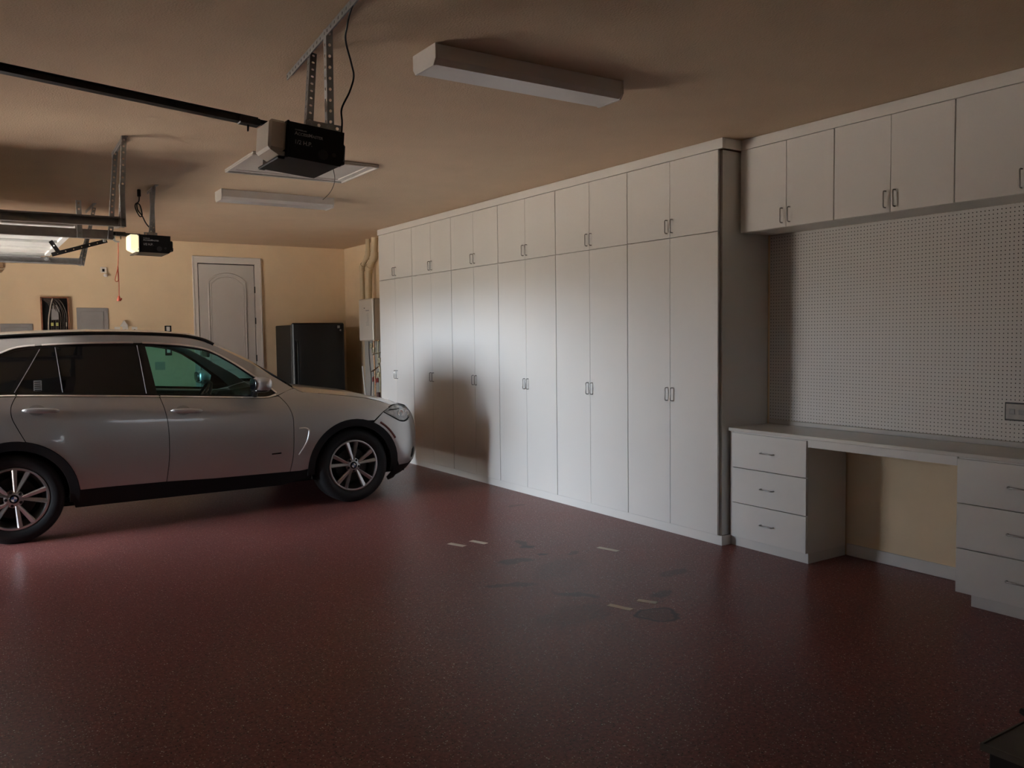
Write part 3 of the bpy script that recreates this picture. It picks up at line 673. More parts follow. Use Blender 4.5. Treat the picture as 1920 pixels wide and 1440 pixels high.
for lab, nm, cx, cz in (('upper light switch with black surround, left of the far door', 'light_switch', -2.234, 1.79), ('lower light switch with black surround, seen through the car window', 'light_switch', -2.237, 1.47)):
    t = thing(nm, lab, 'light switch', (cx, FY, cz), 'black framed light switches')
    build('cover_plate', M().box(cx - .047, cx + .047, wf - .010, wf, cz - .06, cz + .06, .003), BLACKP, t)
    build('rocker', M().box(cx - .024, cx + .024, wf - .016, wf - .009, cz - .02, cz + .045, .003), WHITEPL, t, 'white rocker')
t = thing('motion_sensor', 'small white camera-like sensor high on the far wall', 'sensor', (-3.06, FY, 2.62))
build('base', M().box(-3.112, -3.03, wf - .03, wf, 2.60, 2.682, .008), WHITEPL, t)
build('eye', M().box(-3.09, -3.06, wf - .034, wf - .029, 2.615, 2.655, .002), BLACKP, t, 'dark lens')
build('swivel_head', M().ball((-3.05, wf - .045, 2.565), .032, .032, .026), WHITEPL, t, smooth=60)
tag(build('wall_sensor', M().box(-4.37, -4.28, wf - .05, wf, 2.62, 2.70, .015).box(-4.37, -4.31, wf - .04, wf, 2.565, 2.60, .006), mat('tan_plastic', (.30, .20, .12), .5, mottle=(10, .05))), 'small tan wall sensor at the left edge of the far wall', 'sensor')
# thermostat-like plate and slot seen through the car window
tag(build('wall_plate', M().box(-2.43, -2.29, wf - .004, wf, 1.20, 1.32, .002), mat('faint_grey_plate', (.40, .36, .30), .5, mottle=(10, .03))), 'faint grey plate on the far wall, seen through the car window', 'wall plate')

# fridge
fg = thing('refrigerator', 'black upright refrigerator in the far right corner', 'refrigerator', (-.22, 12.8, 0))
build('cabinet_body', M().box(-.635, .185, 12.475, 13.20, .02, 1.84, .01), FRSIDE, fg)
dr = build('door', M().box(-.636, .19, 12.395, 12.465, .06, 1.872, .018), FRIDGE, fg)
build('handle', M().tube(smooth_path([(-.575, 12.395, 1.60), (-.575, 12.355, 1.57), (-.575, 12.345, 1.3), (-.575, 12.355, .95), (-.575, 12.395, .90)], 5), .014, 8), BLACKP, dr, smooth=50)
build('badge', M().lathe([(0, .004), (.013, .003), (.015, 0)], (.125, 12.394, 1.76), (0, -1, 0), 16), CHROME, dr, 'small round pale badge', smooth=40)
build('badge', M().box(.075, .115, 12.392, 12.395, 1.79, 1.83, .001), STEEL_GREY, dr)
build('base_grille', M().box(-.62, .17, 12.42, 12.5, .0, .06), BLACKP, fg)

# tankless heater on the right wall
ht = thing('water_heater', 'white tankless water heater on the right wall past the tall cabinets', 'water heater', (.40, 11.72, 1.9))
hx0, hy0, hy1, hz0, hz1 = .250, 11.455, 11.965, 1.590, 2.215
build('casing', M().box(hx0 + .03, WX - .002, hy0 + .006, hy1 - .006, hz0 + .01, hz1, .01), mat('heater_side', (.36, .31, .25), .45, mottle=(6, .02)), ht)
fc = build('front_cover', M().box(hx0, hx0 + .032, hy0, hy1, hz0, hz1, .018), HEATW, ht)
lb = M().box(hx0 - .002, hx0, 11.58, 11.70, 2.03, 2.045)
for k in range(9): lb.box(hx0 - .0015, hx0, 11.59, 11.59 + random.uniform(.06, .11), 1.995 - k * .022, 2.000 - k * .022)
build('rating_label', lb, STEEL_GREY, fc, 'grey printed lines')
build('logo', M().box(hx0 - .002, hx0, 11.735, 11.765, 2.07, 2.083), BLACKP, fc)
# vent pipes
def vent(label, path, r):
    t = thing('vent_pipe', label, 'vent pipe', path[0], 'beige vent pipes above the water heater')
    build('pipe', M().tube(path, r, 16), PIPEP, t, smooth=50)
    for i in (1, 2):
        p = Vector(path[i]); d = (Vector(path[i]) - Vector(path[i - 1])).normalized(); e = (Vector(path[i + 1]) - p).normalized()
        build('coupling', M().tube([p - d * .06, p - d * .0, p + e * .06], r + .008, 16), PIPEP, t, smooth=50)
vent('wider beige vent pipe bending up beside the tall cabinets', [(.315, 11.73, 2.216), (.315, 11.70, 2.66), (.315, 11.50, 2.83), (.315, 11.47, H - .002)], .050)
vent('slimmer beige vent pipe left of the wider one', [(.305, 11.93, 2.216), (.305, 11.93, 2.70), (.305, 11.70, 2.86), (.305, 11.69, H - .002)], .035)
tag(build('backing_board', M().box(WX - .02, WX - .002, 11.15, 12.42, .62, 1.585, .002), mat('pale_board', (.52, .50, .45), .6, mottle=(5, .03))), 'pale board behind the pipes under the water heater', 'board')
pw = thing('heater_plumbing', 'tangle of copper and brass pipes and valves under the water heater', 'plumbing', (.42, 11.7, 1.2))
def pipe(pts, r, m_, lab=None): return build('pipe', M().tube(smooth_path(pts, 4), r, 8), m_, pw, lab, smooth=60)
pipe([(.40, 11.77, 1.588), (.40, 11.77, 1.35), (.40, 11.75, 1.1), (.40, 11.75, .70)], .013, COPPER)
pipe([(.43, 11.67, 1.588), (.42, 11.67, 1.30), (.42, 11.61, 1.15), (.42, 11.62, .70)], .012, BRASSY)
pipe([(.42, 11.87, 1.588), (.41, 11.87, 1.45), (.41, 11.83, 1.3), (.41, 11.85, .75)], .016, WIREW, 'pale pipe')
pipe([(.44, 11.57, 1.588), (.44, 11.55, 1.2), (.44, 11.50, 1.0), (.44, 11.53, .70)], .010, BRASSY)
pipe([(.42, 11.99, 1.58), (.40, 11.95, 1.40), (.42, 11.97, 1.20), (.40, 11.89, 1.0), (.42, 11.97, .72)], .006, BLACKP, 'thin black cable')
pipe([(.42, 11.53, 1.42), (.39, 11.67, 1.40), (.39, 11.79, 1.38)], .010, BRASSY)
pipe([(.42, 11.92, 1.12), (.38, 11.77, 1.14), (.40, 11.62, 1.20)], .010, COPPER)
for (yy, zz, m_, lab) in ((11.77, 1.02, REDH, 'red valve lever'), (11.67, 1.0, REDH, 'red valve lever'), (11.85, 1.52, BRASSY, None), (11.77, 1.45, BRASSY, None), (11.62, 1.08, BRASSY, None), (11.57, 1.30, BRASSY, None)):
    build('valve', M().cyl((.40, yy, zz - .035), (.40, yy, zz + .035), .022, 10).box(.365, .378, yy - .012, yy + .012, zz - .05, zz + .02, .003).cyl((.40, yy, zz), (.37, yy, zz), .008, 8), m_, pw, lab, smooth=40)
build('pump', M().box(.34, .46, 11.55, 11.83, .56, .74, .02).cyl((.38, 11.59, .60), (.38, 11.59, .82), .03, 12), mat('dark_red_pump', (.08, .03, .028), .5, mottle=(10, .1)), pw, 'dark red pump', smooth=40)
tag(build('leaning_stick', M().tube([(.33, 12.05, 1.20), (.36, 11.88, .02)], .014, 8), WHITEPL, smooth=50), 'thin white stick leaning below the water heater', 'stick')

# ------------------------------------------------------------------ the car (nose towards +x)
CY = 8.77
def pch(xs, ys):
    n = len(xs); h = [xs[i + 1] - xs[i] for i in range(n - 1)]; d = [(ys[i + 1] - ys[i]) / h[i] for i in range(n - 1)]
    m = [d[0]] + [0 if d[i - 1] * d[i] <= 0 else 2 * d[i - 1] * d[i] / (d[i - 1] + d[i]) for i in range(1, n - 1)] + [d[-1]]
    def f(x):
        if x <= xs[0]: return ys[0] + m[0] * (x - xs[0])
        if x >= xs[-1]: return ys[-1] + m[-1] * (x - xs[-1])
        i = bisect.bisect_right(xs, x) - 1; t = (x - xs[i]) / h[i]
        return (2 * t**3 - 3 * t*t + 1) * ys[i] + (t**3 - 2 * t*t + t) * h[i] * m[i] + (-2 * t**3 + 3 * t*t) * ys[i + 1] + (t**3 - t*t) * h[i] * m[i + 1]
    return f
Wz = pch([.10, .18, .28, .38, .5, .65, .8, .92, 1.02, 1.06, 1.12, 1.18, 1.22, 1.40, 1.55, 1.64, 1.70, 1.76],
         [.80, .86, .905, .935, .953, .965, .969, .965, .957, .948, .928, .905, .886, .812, .742, .69, .63, .50])
ZSH = pch([-5.6, -4.5, -3.4, -2.5, -2.2, -1.9, -1.5, -1.2, -1.0, -.8], [1.215, 1.20, 1.145, 1.10, 1.09, 1.085, 1.05, 1.0, .95, .88])
NOSE = pch([.1, .2, .28, .36, .5, .65, .75, .85, .92, 1.0, 1.1], [-1.0, -.86, -.77, -.72, -.70, -.705, -.72, -.75, -.80, -.92, -1.1])
TAIL = pch([.2, .5, .9, 1.15, 1.3, 1.65], [-5.45, -5.57, -5.58, -5.52, -5.42, -5.15])
def wid(x, z):
    zs = ZSH(min(max(x, -5.6), -.8))
    if z <= .55: zz = z
    elif z <= zs: zz = .55 + (z - .55) * .63 / (zs - .55)
    else:
        zz = 1.18 + (z - zs) * (.52 / (1.70 - zs))
        if x > -2.5: zz += min(1, (x + 2.5) / .3) * (zz - 1.18) * 1.6
    r = Wz(zz)
    for hx in (-1.595, -4.514):     # soft arch flares
        q = math.hypot(x - hx, z - .36); r += .012 * math.exp(-((q - .50) / .09) ** 2)
    d = NOSE(z) - x
    if d < .45: r *= max(0, (1 - (1 - max(0, d) / .45) ** 2.6)) ** (1 / 2.6)
    d = x - TAIL(z)
    if d < .5: r *= max(0, (1 - (1 - max(0, d) / .5) ** 2.6)) ** (1 / 2.6)
    return r
def inset(poly, d):
    n = len(poly); A = sum(poly[i - 1][0] * poly[i][1] - poly[i][0] * poly[i - 1][1] for i in range(n)); s = 1 if A > 0 else -1
    out = []
    for i in range(n):
        a, b, c = poly[i - 1], poly[i], poly[(i + 1) % n]
        e1 = Vector((b[0] - a[0], b[1] - a[1])); e2 = Vector((c[0] - b[0], c[1] - b[1]))
        if e1.length < 1e-6 or e2.length < 1e-6: out.append(b); continue
        n1 = Vector((-e1.y, e1.x)).normalized() * s; n2 = Vector((-e2.y, e2.x)).normalized() * s; q = n1 + n2
        q = q / max(.5, q.length_squared / 2) if q.length > .3 else n1
        out.append((b[0] + q.x * d, b[1] + q.y * d))
    return out
def dens(poly, step):
    out = []
    for i in range(len(poly)):
        a, b = poly[i], poly[(i + 1) % len(poly)]; n = max(1, int(math.hypot(b[0] - a[0], b[1] - a[1]) / step + .5))
        out += [(a[0] + (b[0] - a[0]) * k / n, a[1] + (b[1] - a[1]) * k / n) for k in range(n)]
    return out
def segd(p, poly):
    best = 9
    for i in range(len(poly)):
        a = poly[i - 1]; b = poly[i]; dx, dy = b[0] - a[0], b[1] - a[1]; l = dx*dx + dy*dy
        t = 0 if l == 0 else max(0, min(1, ((p[0] - a[0]) * dx + (p[1] - a[1]) * dy) / l))
        best = min(best, math.hypot(p[0] - a[0] - t * dx, p[1] - a[1] - t * dy))
    return best
def skin(m, outer, holes=(), side=-1, off=0., th=.010, step=.04, gap=.003):
    outer = dens(inset(outer, gap) if gap else outer, step); holes = [dens(h, step) for h in holes]
    xs = [p[0] for p in outer]; zs = [p[1] for p in outer]; pts = []
    nx = int((max(xs) - min(xs)) / step) + 1; nz = int((max(zs) - min(zs)) / step) + 1
    for i in range(nx + 1):
        for j in range(nz + 1):
            p = (min(xs) + i * step + (.5 * step if j % 2 else 0), min(zs) + j * step)
            if inside(p, outer) and segd(p, outer) > step * .45 and not any(inside(p, h) or segd(p, h) < step * .45 for h in holes): pts.append(p)
    T, P = cdt(outer, holes, pts); n = len(P)
    A = [(p[0], CY + side * (wid(*p) + off), p[1]) for p in P]; B = [(p[0], CY + side * (wid(*p) + off - th), p[1]) for p in P]
    if side > 0: T = [tuple(reversed(t)) for t in T]
    fs = list(T) + [tuple(reversed([i + n for i in t])) for t in T]; ed = {}
    for t in T:
        for i in range(3): ed[(t[i], t[(i + 1) % 3])] = 1
    for (a, b) in ed:
        if (b, a) not in ed: fs.append((b, a, a + n, b + n))
    m.add(A + B, fs); return m
def ribbon(m, path, side, off, wdt, th):
    """flat strip that follows a path on the flank"""
    n = len(path); vs = []; fs = []
    for i, p in enumerate(path):
        a = path[max(0, i - 1)]; b = path[min(n - 1, i + 1)]; d = Vector((b[0] - a[0], b[1] - a[1])).normalized(); q = Vector((-d.y, d.x)) * wdt / 2
        for (sg, o) in ((1, 0), (.5, th), (-.5, th), (-1, 0)):
            x, z = p[0] + q.x * sg, p[1] + q.y * sg; vs.append((x, CY + side * (wid(x, z) + off + o), z))
    for i in range(n - 1):
        for k in range(3): fs.append((i * 4 + k, i * 4 + k + 1, i * 4 + 5 + k, i * 4 + 4 + k))
        fs.append((i * 4 + 3, i * 4, i * 4 + 4, i * 4 + 7))
    fs += [(0, 1, 2, 3), tuple(reversed([(n - 1) * 4 + k for k in range(4)]))]
    return m.add(vs, fs)
def arc(hx, r, a0, a1, n=18, cz=.36): return [(hx + r * cos(radians(a0 + (a1 - a0) * k / n)), cz + r * sin(radians(a0 + (a1 - a0) * k / n))) for k in range(n + 1)]
FX, RX = -1.595, -4.514; AR = .472
car = thing('car', 'silver sport utility car parked nose-in towards the white cabinets', 'car', (-3.1, CY, 0))
rq_a = math.degrees(math.atan2(.823 - .36, -4.416 - RX))
rear_edge = smooth_path([(-4.466, 1.198), (-4.505, 1.115), (-4.505, 1.03), (-4.47, .94), (-4.416, .825)], 5)
fdr = smooth_path([(-3.382, 1.143), (-3.353, 1.042), (-3.332, .924), (-3.324, .783), (-3.329, .586), (-3.353, .388)], 5)
fdf = smooth_path([(-2.326, 1.10), (-2.252, 1.005), (-2.212, .90), (-2.206, .80), (-2.212, .544), (-2.243, .366)], 5)
belt = [(-5.05, 1.205), (-4.576, 1.200), (-4.466, 1.196), (-4.2, 1.183), (-3.8, 1.162), (-3.382, 1.139), (-2.93, 1.109), (-2.583, 1.088), (-2.44, 1.083), (-2.326, 1.100)]
rear_door = [(-4.466, 1.194), (-4.2, 1.181), (-3.8, 1.160), (-3.382, 1.137)] + fdr[1:] + [(-3.765, .392), (-4.036, .392)] + arc(RX, AR + .004, 3, rq_a, 14)[1:] + rear_edge[::-1][1:]
front_door = [(-3.378, 1.137), (-2.93, 1.107), (-2.583, 1.086), (-2.44, 1.081), (-2.33, 1.096)] + fdf[1:] + [(-2.95, .374)] + fdr[::-1][:-1]
seam = [(-1.384, .806), (-1.273, .889)]
hoodline = [(-2.15, 1.158), (-2.126, 1.138), (-2.083, 1.120), (-1.90, 1.099), (-1.65, 1.064), (-1.458, 1.034), (-1.30, .995), (-1.16, .948)]
a_s = math.degrees(math.atan2(.806 - .36, -1.384 - FX))
fender = [(-2.326, 1.10), (-2.24, 1.135)] + hoodline + [(-1.20, .925), (-1.273, .889), (-1.384, .806)] + arc(FX, AR, a_s, 178, 16)[1:] + [(-2.15, .366), (-2.243, .366)] + fdf[::-1][1:-1]
quarter = [(-4.466, 1.194)] + rear_edge[1:] + arc(RX, AR + .004, rq_a, 176, 16)[1:] + [(-5.25, .40), (-5.49, .45), (-5.53, .7), (-5.52, .95), (-5.46, 1.15), (-5.40, 1.22), (-5.05, 1.200), (-4.576, 1.196)]
bumper = [(-1.273, .889), (-1.17, .829), (-1.095, .785), (-1.034, .775), (-.97, .80), (-.86, .83), (-.84, .70), (-.835, .5), (-.86, .36), (-.97, .325), (-1.10, .325)] + arc(FX, AR, -1, a_s, 16)[1:]
head = [(-1.273, .889), (-1.20, .925), (-1.145, .943), (-1.039, .936), (-.962, .905), (-.93, .87), (-.945, .83), (-1.0, .792), (-1.04, .782), (-1.095, .79), (-1.17, .831)]
roofl = [(-2.24, 1.135), (-2.16, 1.168), (-2.28, 1.243), (-2.448, 1.348), (-2.571, 1.425), (-2.684, 1.488), (-2.831, 1.568), (-2.942, 1.612), (-3.06, 1.645), (-3.3, 1.668), (-3.6, 1.680), (-3.913, 1.684), (-4.3, 1.676), (-4.55, 1.662), (-4.9, 1.625), (-5.15, 1.57)]
pillar_out = [(-2.165, 1.160)] + roofl[2:]
dlo_top = [(-2.335, 1.122), (-2.434, 1.213), (-2.55, 1.302), (-2.696, 1.410), (-2.844, 1.503), (-2.955, 1.551), (-3.145, 1.586), (-3.472, 1.611), (-3.75, 1.616), (-4.011, 1.613), (-4.256, 1.603), (-4.43, 1.588), (-4.557, 1.542), (-4.75, 1.45), (-4.93, 1.33), (-5.02, 1.225)]
dlo = dlo_top + [(-4.576, 1.208), (-4.2, 1.190), (-3.8, 1.168), (-3.38, 1.145), (-2.93, 1.115), (-2.583, 1.094), (-2.44, 1.090)]
frame_outer = [(-2.326, 1.104)] + pillar_out + [(-5.30, 1.40), (-5.42, 1.225), (-5.05, 1.205)] + [p for p in belt if p[0] > -5 and p[0] < -2.34]
gl_front = [(-3.452, 1.586), (-3.145, 1.566), (-2.955, 1.531), (-2.844, 1.484), (-2.70, 1.392), (-2.56, 1.285), (-2.515, 1.24), (-2.535, 1.112), (-2.93, 1.136), (-3.395, 1.166)]
gl_rear = [(-3.535, 1.590), (-4.011, 1.592), (-4.146, 1.588), (-4.120, 1.208), (-3.8, 1.190), (-3.495, 1.173)]
gl_quart = [(-4.168, 1.586), (-4.262, 1.582), (-4.330, 1.50), (-4.462, 1.226), (-4.142, 1.209)]
gl_back = [(-4.305, 1.578), (-4.42, 1.567), (-4.545, 1.525), (-4.74, 1.435), (-4.92, 1.31), (-4.985, 1.24), (-4.505, 1.230), (-4.37, 1.49)]

def superell(c, rx, ry, rz, e=2.6, n=20, m=12):
    q = M(); vs = []; 
    def pw_(v, k): return math.copysign(abs(v) ** k, v)
    k = 2 / e
    for i in range(m + 1):
        p = -pi / 2 + pi * i / m
        for j in range(n):
            a = 2 * pi * j / n; vs.append((c[0] + rx * pw_(cos(p), k) * pw_(cos(a), k), c[1] + ry * pw_(cos(p), k) * pw_(sin(a), k), c[2] + rz * pw_(sin(p), k)))
    fs = [(i * n + j, i * n + (j + 1) % n, (i + 1) * n + (j + 1) % n, (i + 1) * n + j) for i in range(m) for j in range(n)]
    return q.add(vs, fs)
def door_handle(par, x0, x1, z, side):
    xm = (x0 + x1) / 2; y = CY + side * (wid(xm, z) + .018); L = x1 - x0; n = 14; pts = []; rs = []
    for k in range(n + 1):
        t = k / n; x = x0 + L * t; prof = math.sqrt(max(0, 1 - (2 * t - 1) ** 2)) ** .8
        pts.append((x, CY + side * (wid(x, z) + .008 + .020 * prof), z - .012 * (t - .3))); rs.append(.004 + .013 * prof)
    m = M().tube(pts, rs, 12)
    m.v = [(v[0], v[1], z + (v[2] - z) * 1.35) for v in m.v]
    h = build('door_handle', m, CARP, par, 'bright silver handle', smooth=70)
    cup = M(); vs = []; cx = xm
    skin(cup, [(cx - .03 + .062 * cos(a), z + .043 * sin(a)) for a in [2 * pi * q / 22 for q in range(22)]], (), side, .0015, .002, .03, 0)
    build('handle_recess', cup, RECESS_SHADE, par, smooth=60)  # flat patch on the door, the cup's shade is painted

for side in (-1, 1):
    tagn = ''
    rd = build('rear_door', skin(M(), rear_door, (), side), CARP, car, smooth=40)
    fd = build('front_door', skin(M(), front_door, (), side), CARP, car, smooth=40)
    build('front_fender', skin(M(), fender, (), side), CARP, car, smooth=40)
    build('rear_quarter_panel', skin(M(), quarter, (), side), CARP, car, smooth=40)
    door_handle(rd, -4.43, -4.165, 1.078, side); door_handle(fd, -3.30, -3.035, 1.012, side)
    fm = build('window_frame_panel', skin(M(), frame_outer, (dlo,), side, 0, .012, .04, 0), CARP, car, smooth=40)
    build('window_surround', skin(M(), inset(dlo, -.006), (gl_front, gl_rear, gl_quart, gl_back), side, -.010, .006, .04, 0), GLASSBLK, car, 'gloss black window pillars', smooth=40)
    build('front_window', skin(M(), inset(gl_front, -.004), (), side, -.013, .001, .05, 0), GLASS, car, 'clear green-tinted side glass', smooth=40)
    for g_ in (gl_rear, gl_quart, gl_back): build('rear_window', skin(M(), inset(g_, -.004), (), side, -.013, .003, .05, 0), GLASSDK, car, 'dark privacy glass', smooth=40)
    # chrome around the glass, thin bright dividers
    for (p0, p1) in ((0, 8), (8, 12), (12, len(dlo_top))):
        pass
    top = smooth_path(dlo_top, 4); top = [(x, z + .004) for x, z in top]
    iA = min(range(len(top)), key=lambda i: abs(top[i][0] + 3.478)); iB = min(range(len(top)), key=lambda i: abs(top[i][0] + 4.27))
    for seg in (top[:iA + 1], top[iA + 1:iB + 1], top[iB + 1:]):
        build('chrome_trim', ribbon(M(), seg, side, -.001, .017, .005), CHRB, car, 'bright chrome strip', smooth=50)
    bl = [(x, z + .004) for x, z in belt]
    for seg in (bl[0:2] + [(-4.472, 1.201)], [(-4.460, 1.200), (-4.2, 1.188), (-3.8, 1.167), (-3.60, 1.156), (-3.386, 1.143)], [(-3.374, 1.143), (-3.15, 1.129), (-2.93, 1.115), (-2.583, 1.094), (-2.44, 1.089), (-2.345, 1.108)]):
        build('chrome_trim', ribbon(M(), smooth_path(seg, 4), side, -.001, .015, .006), CHRB, car, 'bright chrome strip', smooth=50)
    for pth in ([(-4.158, 1.585), (-4.145, 1.42), (-4.130, 1.212)], [(-3.517, 1.592), (-3.500, 1.38), (-3.484, 1.172)], [(-4.272, 1.572), (-4.36, 1.42), (-4.476, 1.225)]):
        build('window_divider', ribbon(M(), pth, side, -.009, .006, .003), ALLOY, car, 'thin pale divider strip', smooth=50)
    # cladding
    for hx, nm in ((FX, 'f'), (RX, 'r')):
        a0, a1 = (-12, 186) if hx == FX else (-9, 188)
        ring = arc(hx, AR + .003, a0, a1, 26) + arc(hx, .405, a1, a0, 26)
        ring = [p for p in ring if p[1] > .17]
        build('arch_cladding', skin(M(), ring, (), side, .004, .03, .05, 0), CARBLK, car, 'black wheel arch cladding', smooth=40)
    sill = [(-4.05, .395), (-3.35, .389), (-2.95, .377), (-2.05, .368), (-2.04, .30), (-2.30, .238), (-4.07, .238), (-4.09, .33)]
    build('side_sill', skin(M(), sill, (), side, -.012, .04, .06, 0), CARBLK, car, 'black side sill', smooth=40)
    hl = build('headlight', skin(M(), head, (), side, -.004, .004, .025, .002), mat('headlight_lens', (.28, .27, .265), .08, .5, coat=1., mottle=(26, .35)), car, 'pale clear headlight', smooth=50)
    lamp = M()
    for (hxx, hz, rr) in ((-1.075, .862, .034), (-.985, .855, .028)):
        yy = CY + side * (wid(hxx, hz) - .002)
        lamp.lathe([(0, -.008), (rr * .55, -.004), (rr * .8, .004), (rr, .005), (rr * 1.08, 0)], (hxx, yy, hz), (.25, side, 0), 20)
    build('projector_lamp', lamp, CHRB, hl, smooth=50)
    ey = M(); ribbon(ey, [(-1.215, .90), (-1.15, .903), (-1.08, .906)], side, 0, .010, .003); ribbon(ey, smooth_path([(-1.275, .884), (-1.17, .822), (-1.095, .782), (-1.03, .774), (-.98, .79)], 3), side, .0, .007, .002); ribbon(ey, smooth_path([(-1.21, .928), (-1.145, .949), (-1.05, .943), (-.965, .910)], 3), side, .0, .008, .002)
    build('lamp_brow', ey, GLASSBLK, hl, 'black lamp outline')
    mk = M(); ribbon(mk, [p for p in arc(FX, AR + .035, 57, 30, 12)], side, .001, .022, .004)
    build('side_reflector', mk, RED, car, 'dull red side reflector', smooth=50)
    vt = M(); ribbon(vt, smooth_path([(-2.155, .779), (-2.10, .779), (-2.066, .765), (-2.060, .735), (-2.085, .645), (-2.16, .525)], 5), side, .002, .016, .009)
    build('fender_vent', vt, CHRB, car, 'chrome hook-shaped vent trim', smooth=50)
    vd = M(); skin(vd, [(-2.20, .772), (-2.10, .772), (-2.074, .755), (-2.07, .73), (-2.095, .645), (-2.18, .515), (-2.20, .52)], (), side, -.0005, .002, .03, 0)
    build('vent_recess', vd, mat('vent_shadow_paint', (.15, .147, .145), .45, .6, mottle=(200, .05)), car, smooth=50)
    # mirror
    mi = thing_m = build('side_mirror', superell((-2.535, CY + side * 1.085, 1.222), .082, .115, .068, 2.8), CARP, car, smooth=60)
    mb = superell((-2.545, CY + side * 1.06, 1.168), .080, .115, .022, 2.4); mb.v += []
    mb.tube([(-2.56, CY + side * 1.0, 1.165), (-2.545, CY + side * (wid(-2.54, 1.12) - .01), 1.118)], [.028, .036], 12)
    build('mirror_base', mb, GLASSBLK, mi, 'gloss black base', smooth=60)
    build('mirror_glass', superell((-2.615, CY + side * 1.09, 1.225), .008, .095, .052, 2.8), GLASSDK, mi, smooth=60)
    # roof rail
    rl = [(-2.86, 1.588), (-2.93, 1.628), (-3.02, 1.655), (-3.15, 1.676), (-3.4, 1.692), (-3.75, 1.702), (-4.1, 1.699), (-4.5, 1.681), (-4.85, 1.648), (-5.02, 1.615)]
    rm = M(); pth = smooth_path([(x, CY + side * (wid(x, z - .025) - .015), z) for x, z in rl], 4)
    rm.tube(pth, .016, 8); build('roof_rail', rm, GLASSBLK, car, 'black roof rail', smooth=60)
# badge on the flank, fuel-flap sticker
build('side_badge', ribbon(M(), [(-2.42, .555), (-2.33, .557)], -1, .001, .012, .003), GLASSBLK, car)
st = M(); skin(st, [(-4.335, 1.315), (-4.275, 1.315), (-4.28, 1.232), (-4.34, 1.232)], (), -1, -.012, .001, .03, 0)
sk = build('window_sticker', st, mat('grey_sticker', (.22, .215, .21), .5, mottle=(10, .02)), car, 'grey printed sticker on the dark glass')
sl = M()
for k in range(5): skin(sl, [(-4.330, 1.306 - k * .016), (-4.284, 1.306 - k * .016), (-4.284, 1.299 - k * .016), (-4.330, 1.299 - k * .016)], (), -1, -.011, .001, .03, 0)
build('printed_lines', sl, GLASSBLK, sk)

# hood, windscreen, roof, tail, nose
HL = pch([-2.16, -2.083, -1.90, -1.65, -1.458, -1.30, -1.145, -1.04, -.96], [1.165, 1.120, 1.099, 1.064, 1.036, .997, .946, .938, .905])
def hood(u, v):
    t = v * 2 - 1; a = abs(t); xf = -.955 + .185 * (1 - a ** 2.2); x0 = -2.16 + .13 * (1 - a * a) + .0; x = x0 + (xf - x0) * u
    ze = HL(min(x, -.96)) if x < -.96 else .905 - (x + .96) * .12
    xe = min(x, -.965); e = wid(xe, HL(xe)) - .004
    cr = .058 * (1 - a ** 2.4) * (1 - max(0, (u - .86) / .14) ** 2 * .9) + .012 * math.exp(-((a - .72) / .10) ** 2) * (1 - u)
    return (x, CY + t * e, ze + cr)
hm_ = M().grid(hood, 26, 28); build('hood', hm_, CARP, car, smooth=50)
PL = pillar_out[:9]
def along(pl, s):
    d = [0]
    for a, b in zip(pl, pl[1:]): d.append(d[-1] + math.hypot(b[0] - a[0], b[1] - a[1]))
    q = s * d[-1]; i = min(bisect.bisect_right(d, q), len(d) - 1) - 1; t = (q - d[i]) / (d[i + 1] - d[i])
    return pl[i][0] + (pl[i + 1][0] - pl[i][0]) * t, pl[i][1] + (pl[i + 1][1] - pl[i][1]) * t
def screen(u, v):
    x, z = along(PL[:8], u); t = v * 2 - 1; b = 1 - t * t
    return (x + .16 * b * (1 - u * .3), CY + t * (wid(x, z) - .012), z + .02 * b * (1 - u) * .5 + .055 * b * u)
build('windscreen', M().grid(screen, 14, 20), GLASS, car, 'green-tinted windscreen', smooth=60)
bd = M().grid(lambda u, v: tuple(c + (0, 0, .002)[i] for i, c in enumerate(screen(u * .06, v))), 1, 20)
build('wiper_cowl', bd, GLASSBLK, car, 'black cowl at the foot of the windscreen')
RP = pillar_out[7:]
def roof(u, v):
    x, z = along(RP, u); t = v * 2 - 1; b = 1 - abs(t) ** 2.3
    return (x + .16 * .7 * (1 - t * t) * (1 - u), CY + t * (wid(x, z) + .0), z + .062 * b * min(1, .85 + u))
build('roof', M().grid(roof, 22, 18), CARP, car, smooth=60)
def tail(u, v):
    z = .36 + u * 1.20; t = v * 2 - 1; r = Wz(z) * .985; d = .5 * (1 - (1 - min(1, abs(t) * .985) ** 2.6) ** (1 / 2.6))
    return (TAIL(z) + d, CY + t * r, z)
build('tailgate', M().grid(tail, 22, 24), CARP, car, smooth=60)
def nose(u, v):
    z = .34 + u * .57; t = v * 2 - 1; y = t * .93
    zs = ZSH(-.85); zz = z if z < .55 else .55 + (z - .55) * .63 / (zs - .55); r = Wz(zz)
    d = .45 * (1 - (1 - abs(y) ** 2.6) ** (1 / 2.6))
    return (NOSE(z) - d, CY + y * r, z)
nb = M().grid(nose, 20, 30)
for s_ in (-1, 1): skin(nb, bumper, (), s_)
fb = build('front_bumper', nb, CARP, car, smooth=40)
lip = M()
lipo = [(-1.10, .330), (-.97, .326), (-.86, .362), (-.85, .33), (-.90, .27), (-1.00, .235), (-1.10, .215), (-1.105, .18), (-1.17, .165), (-1.20, .20), (-1.13, .30)]
for s_ in (-1, 1): skin(lip, lipo, (), s_, -.006, .03, .04, 0)
def lipf(u, v):
    z = .24 + u * .11; t = v * 2 - 1; y = t * .93; d = .45 * (1 - (1 - abs(y) ** 2.6) ** (1 / 2.6)); return (NOSE(z) - d - .005, CY + y * Wz(z), z)
lip.grid(lipf, 4, 26); build('front_lip', lip, CARBLK, car, 'black lower lip', smooth=50)
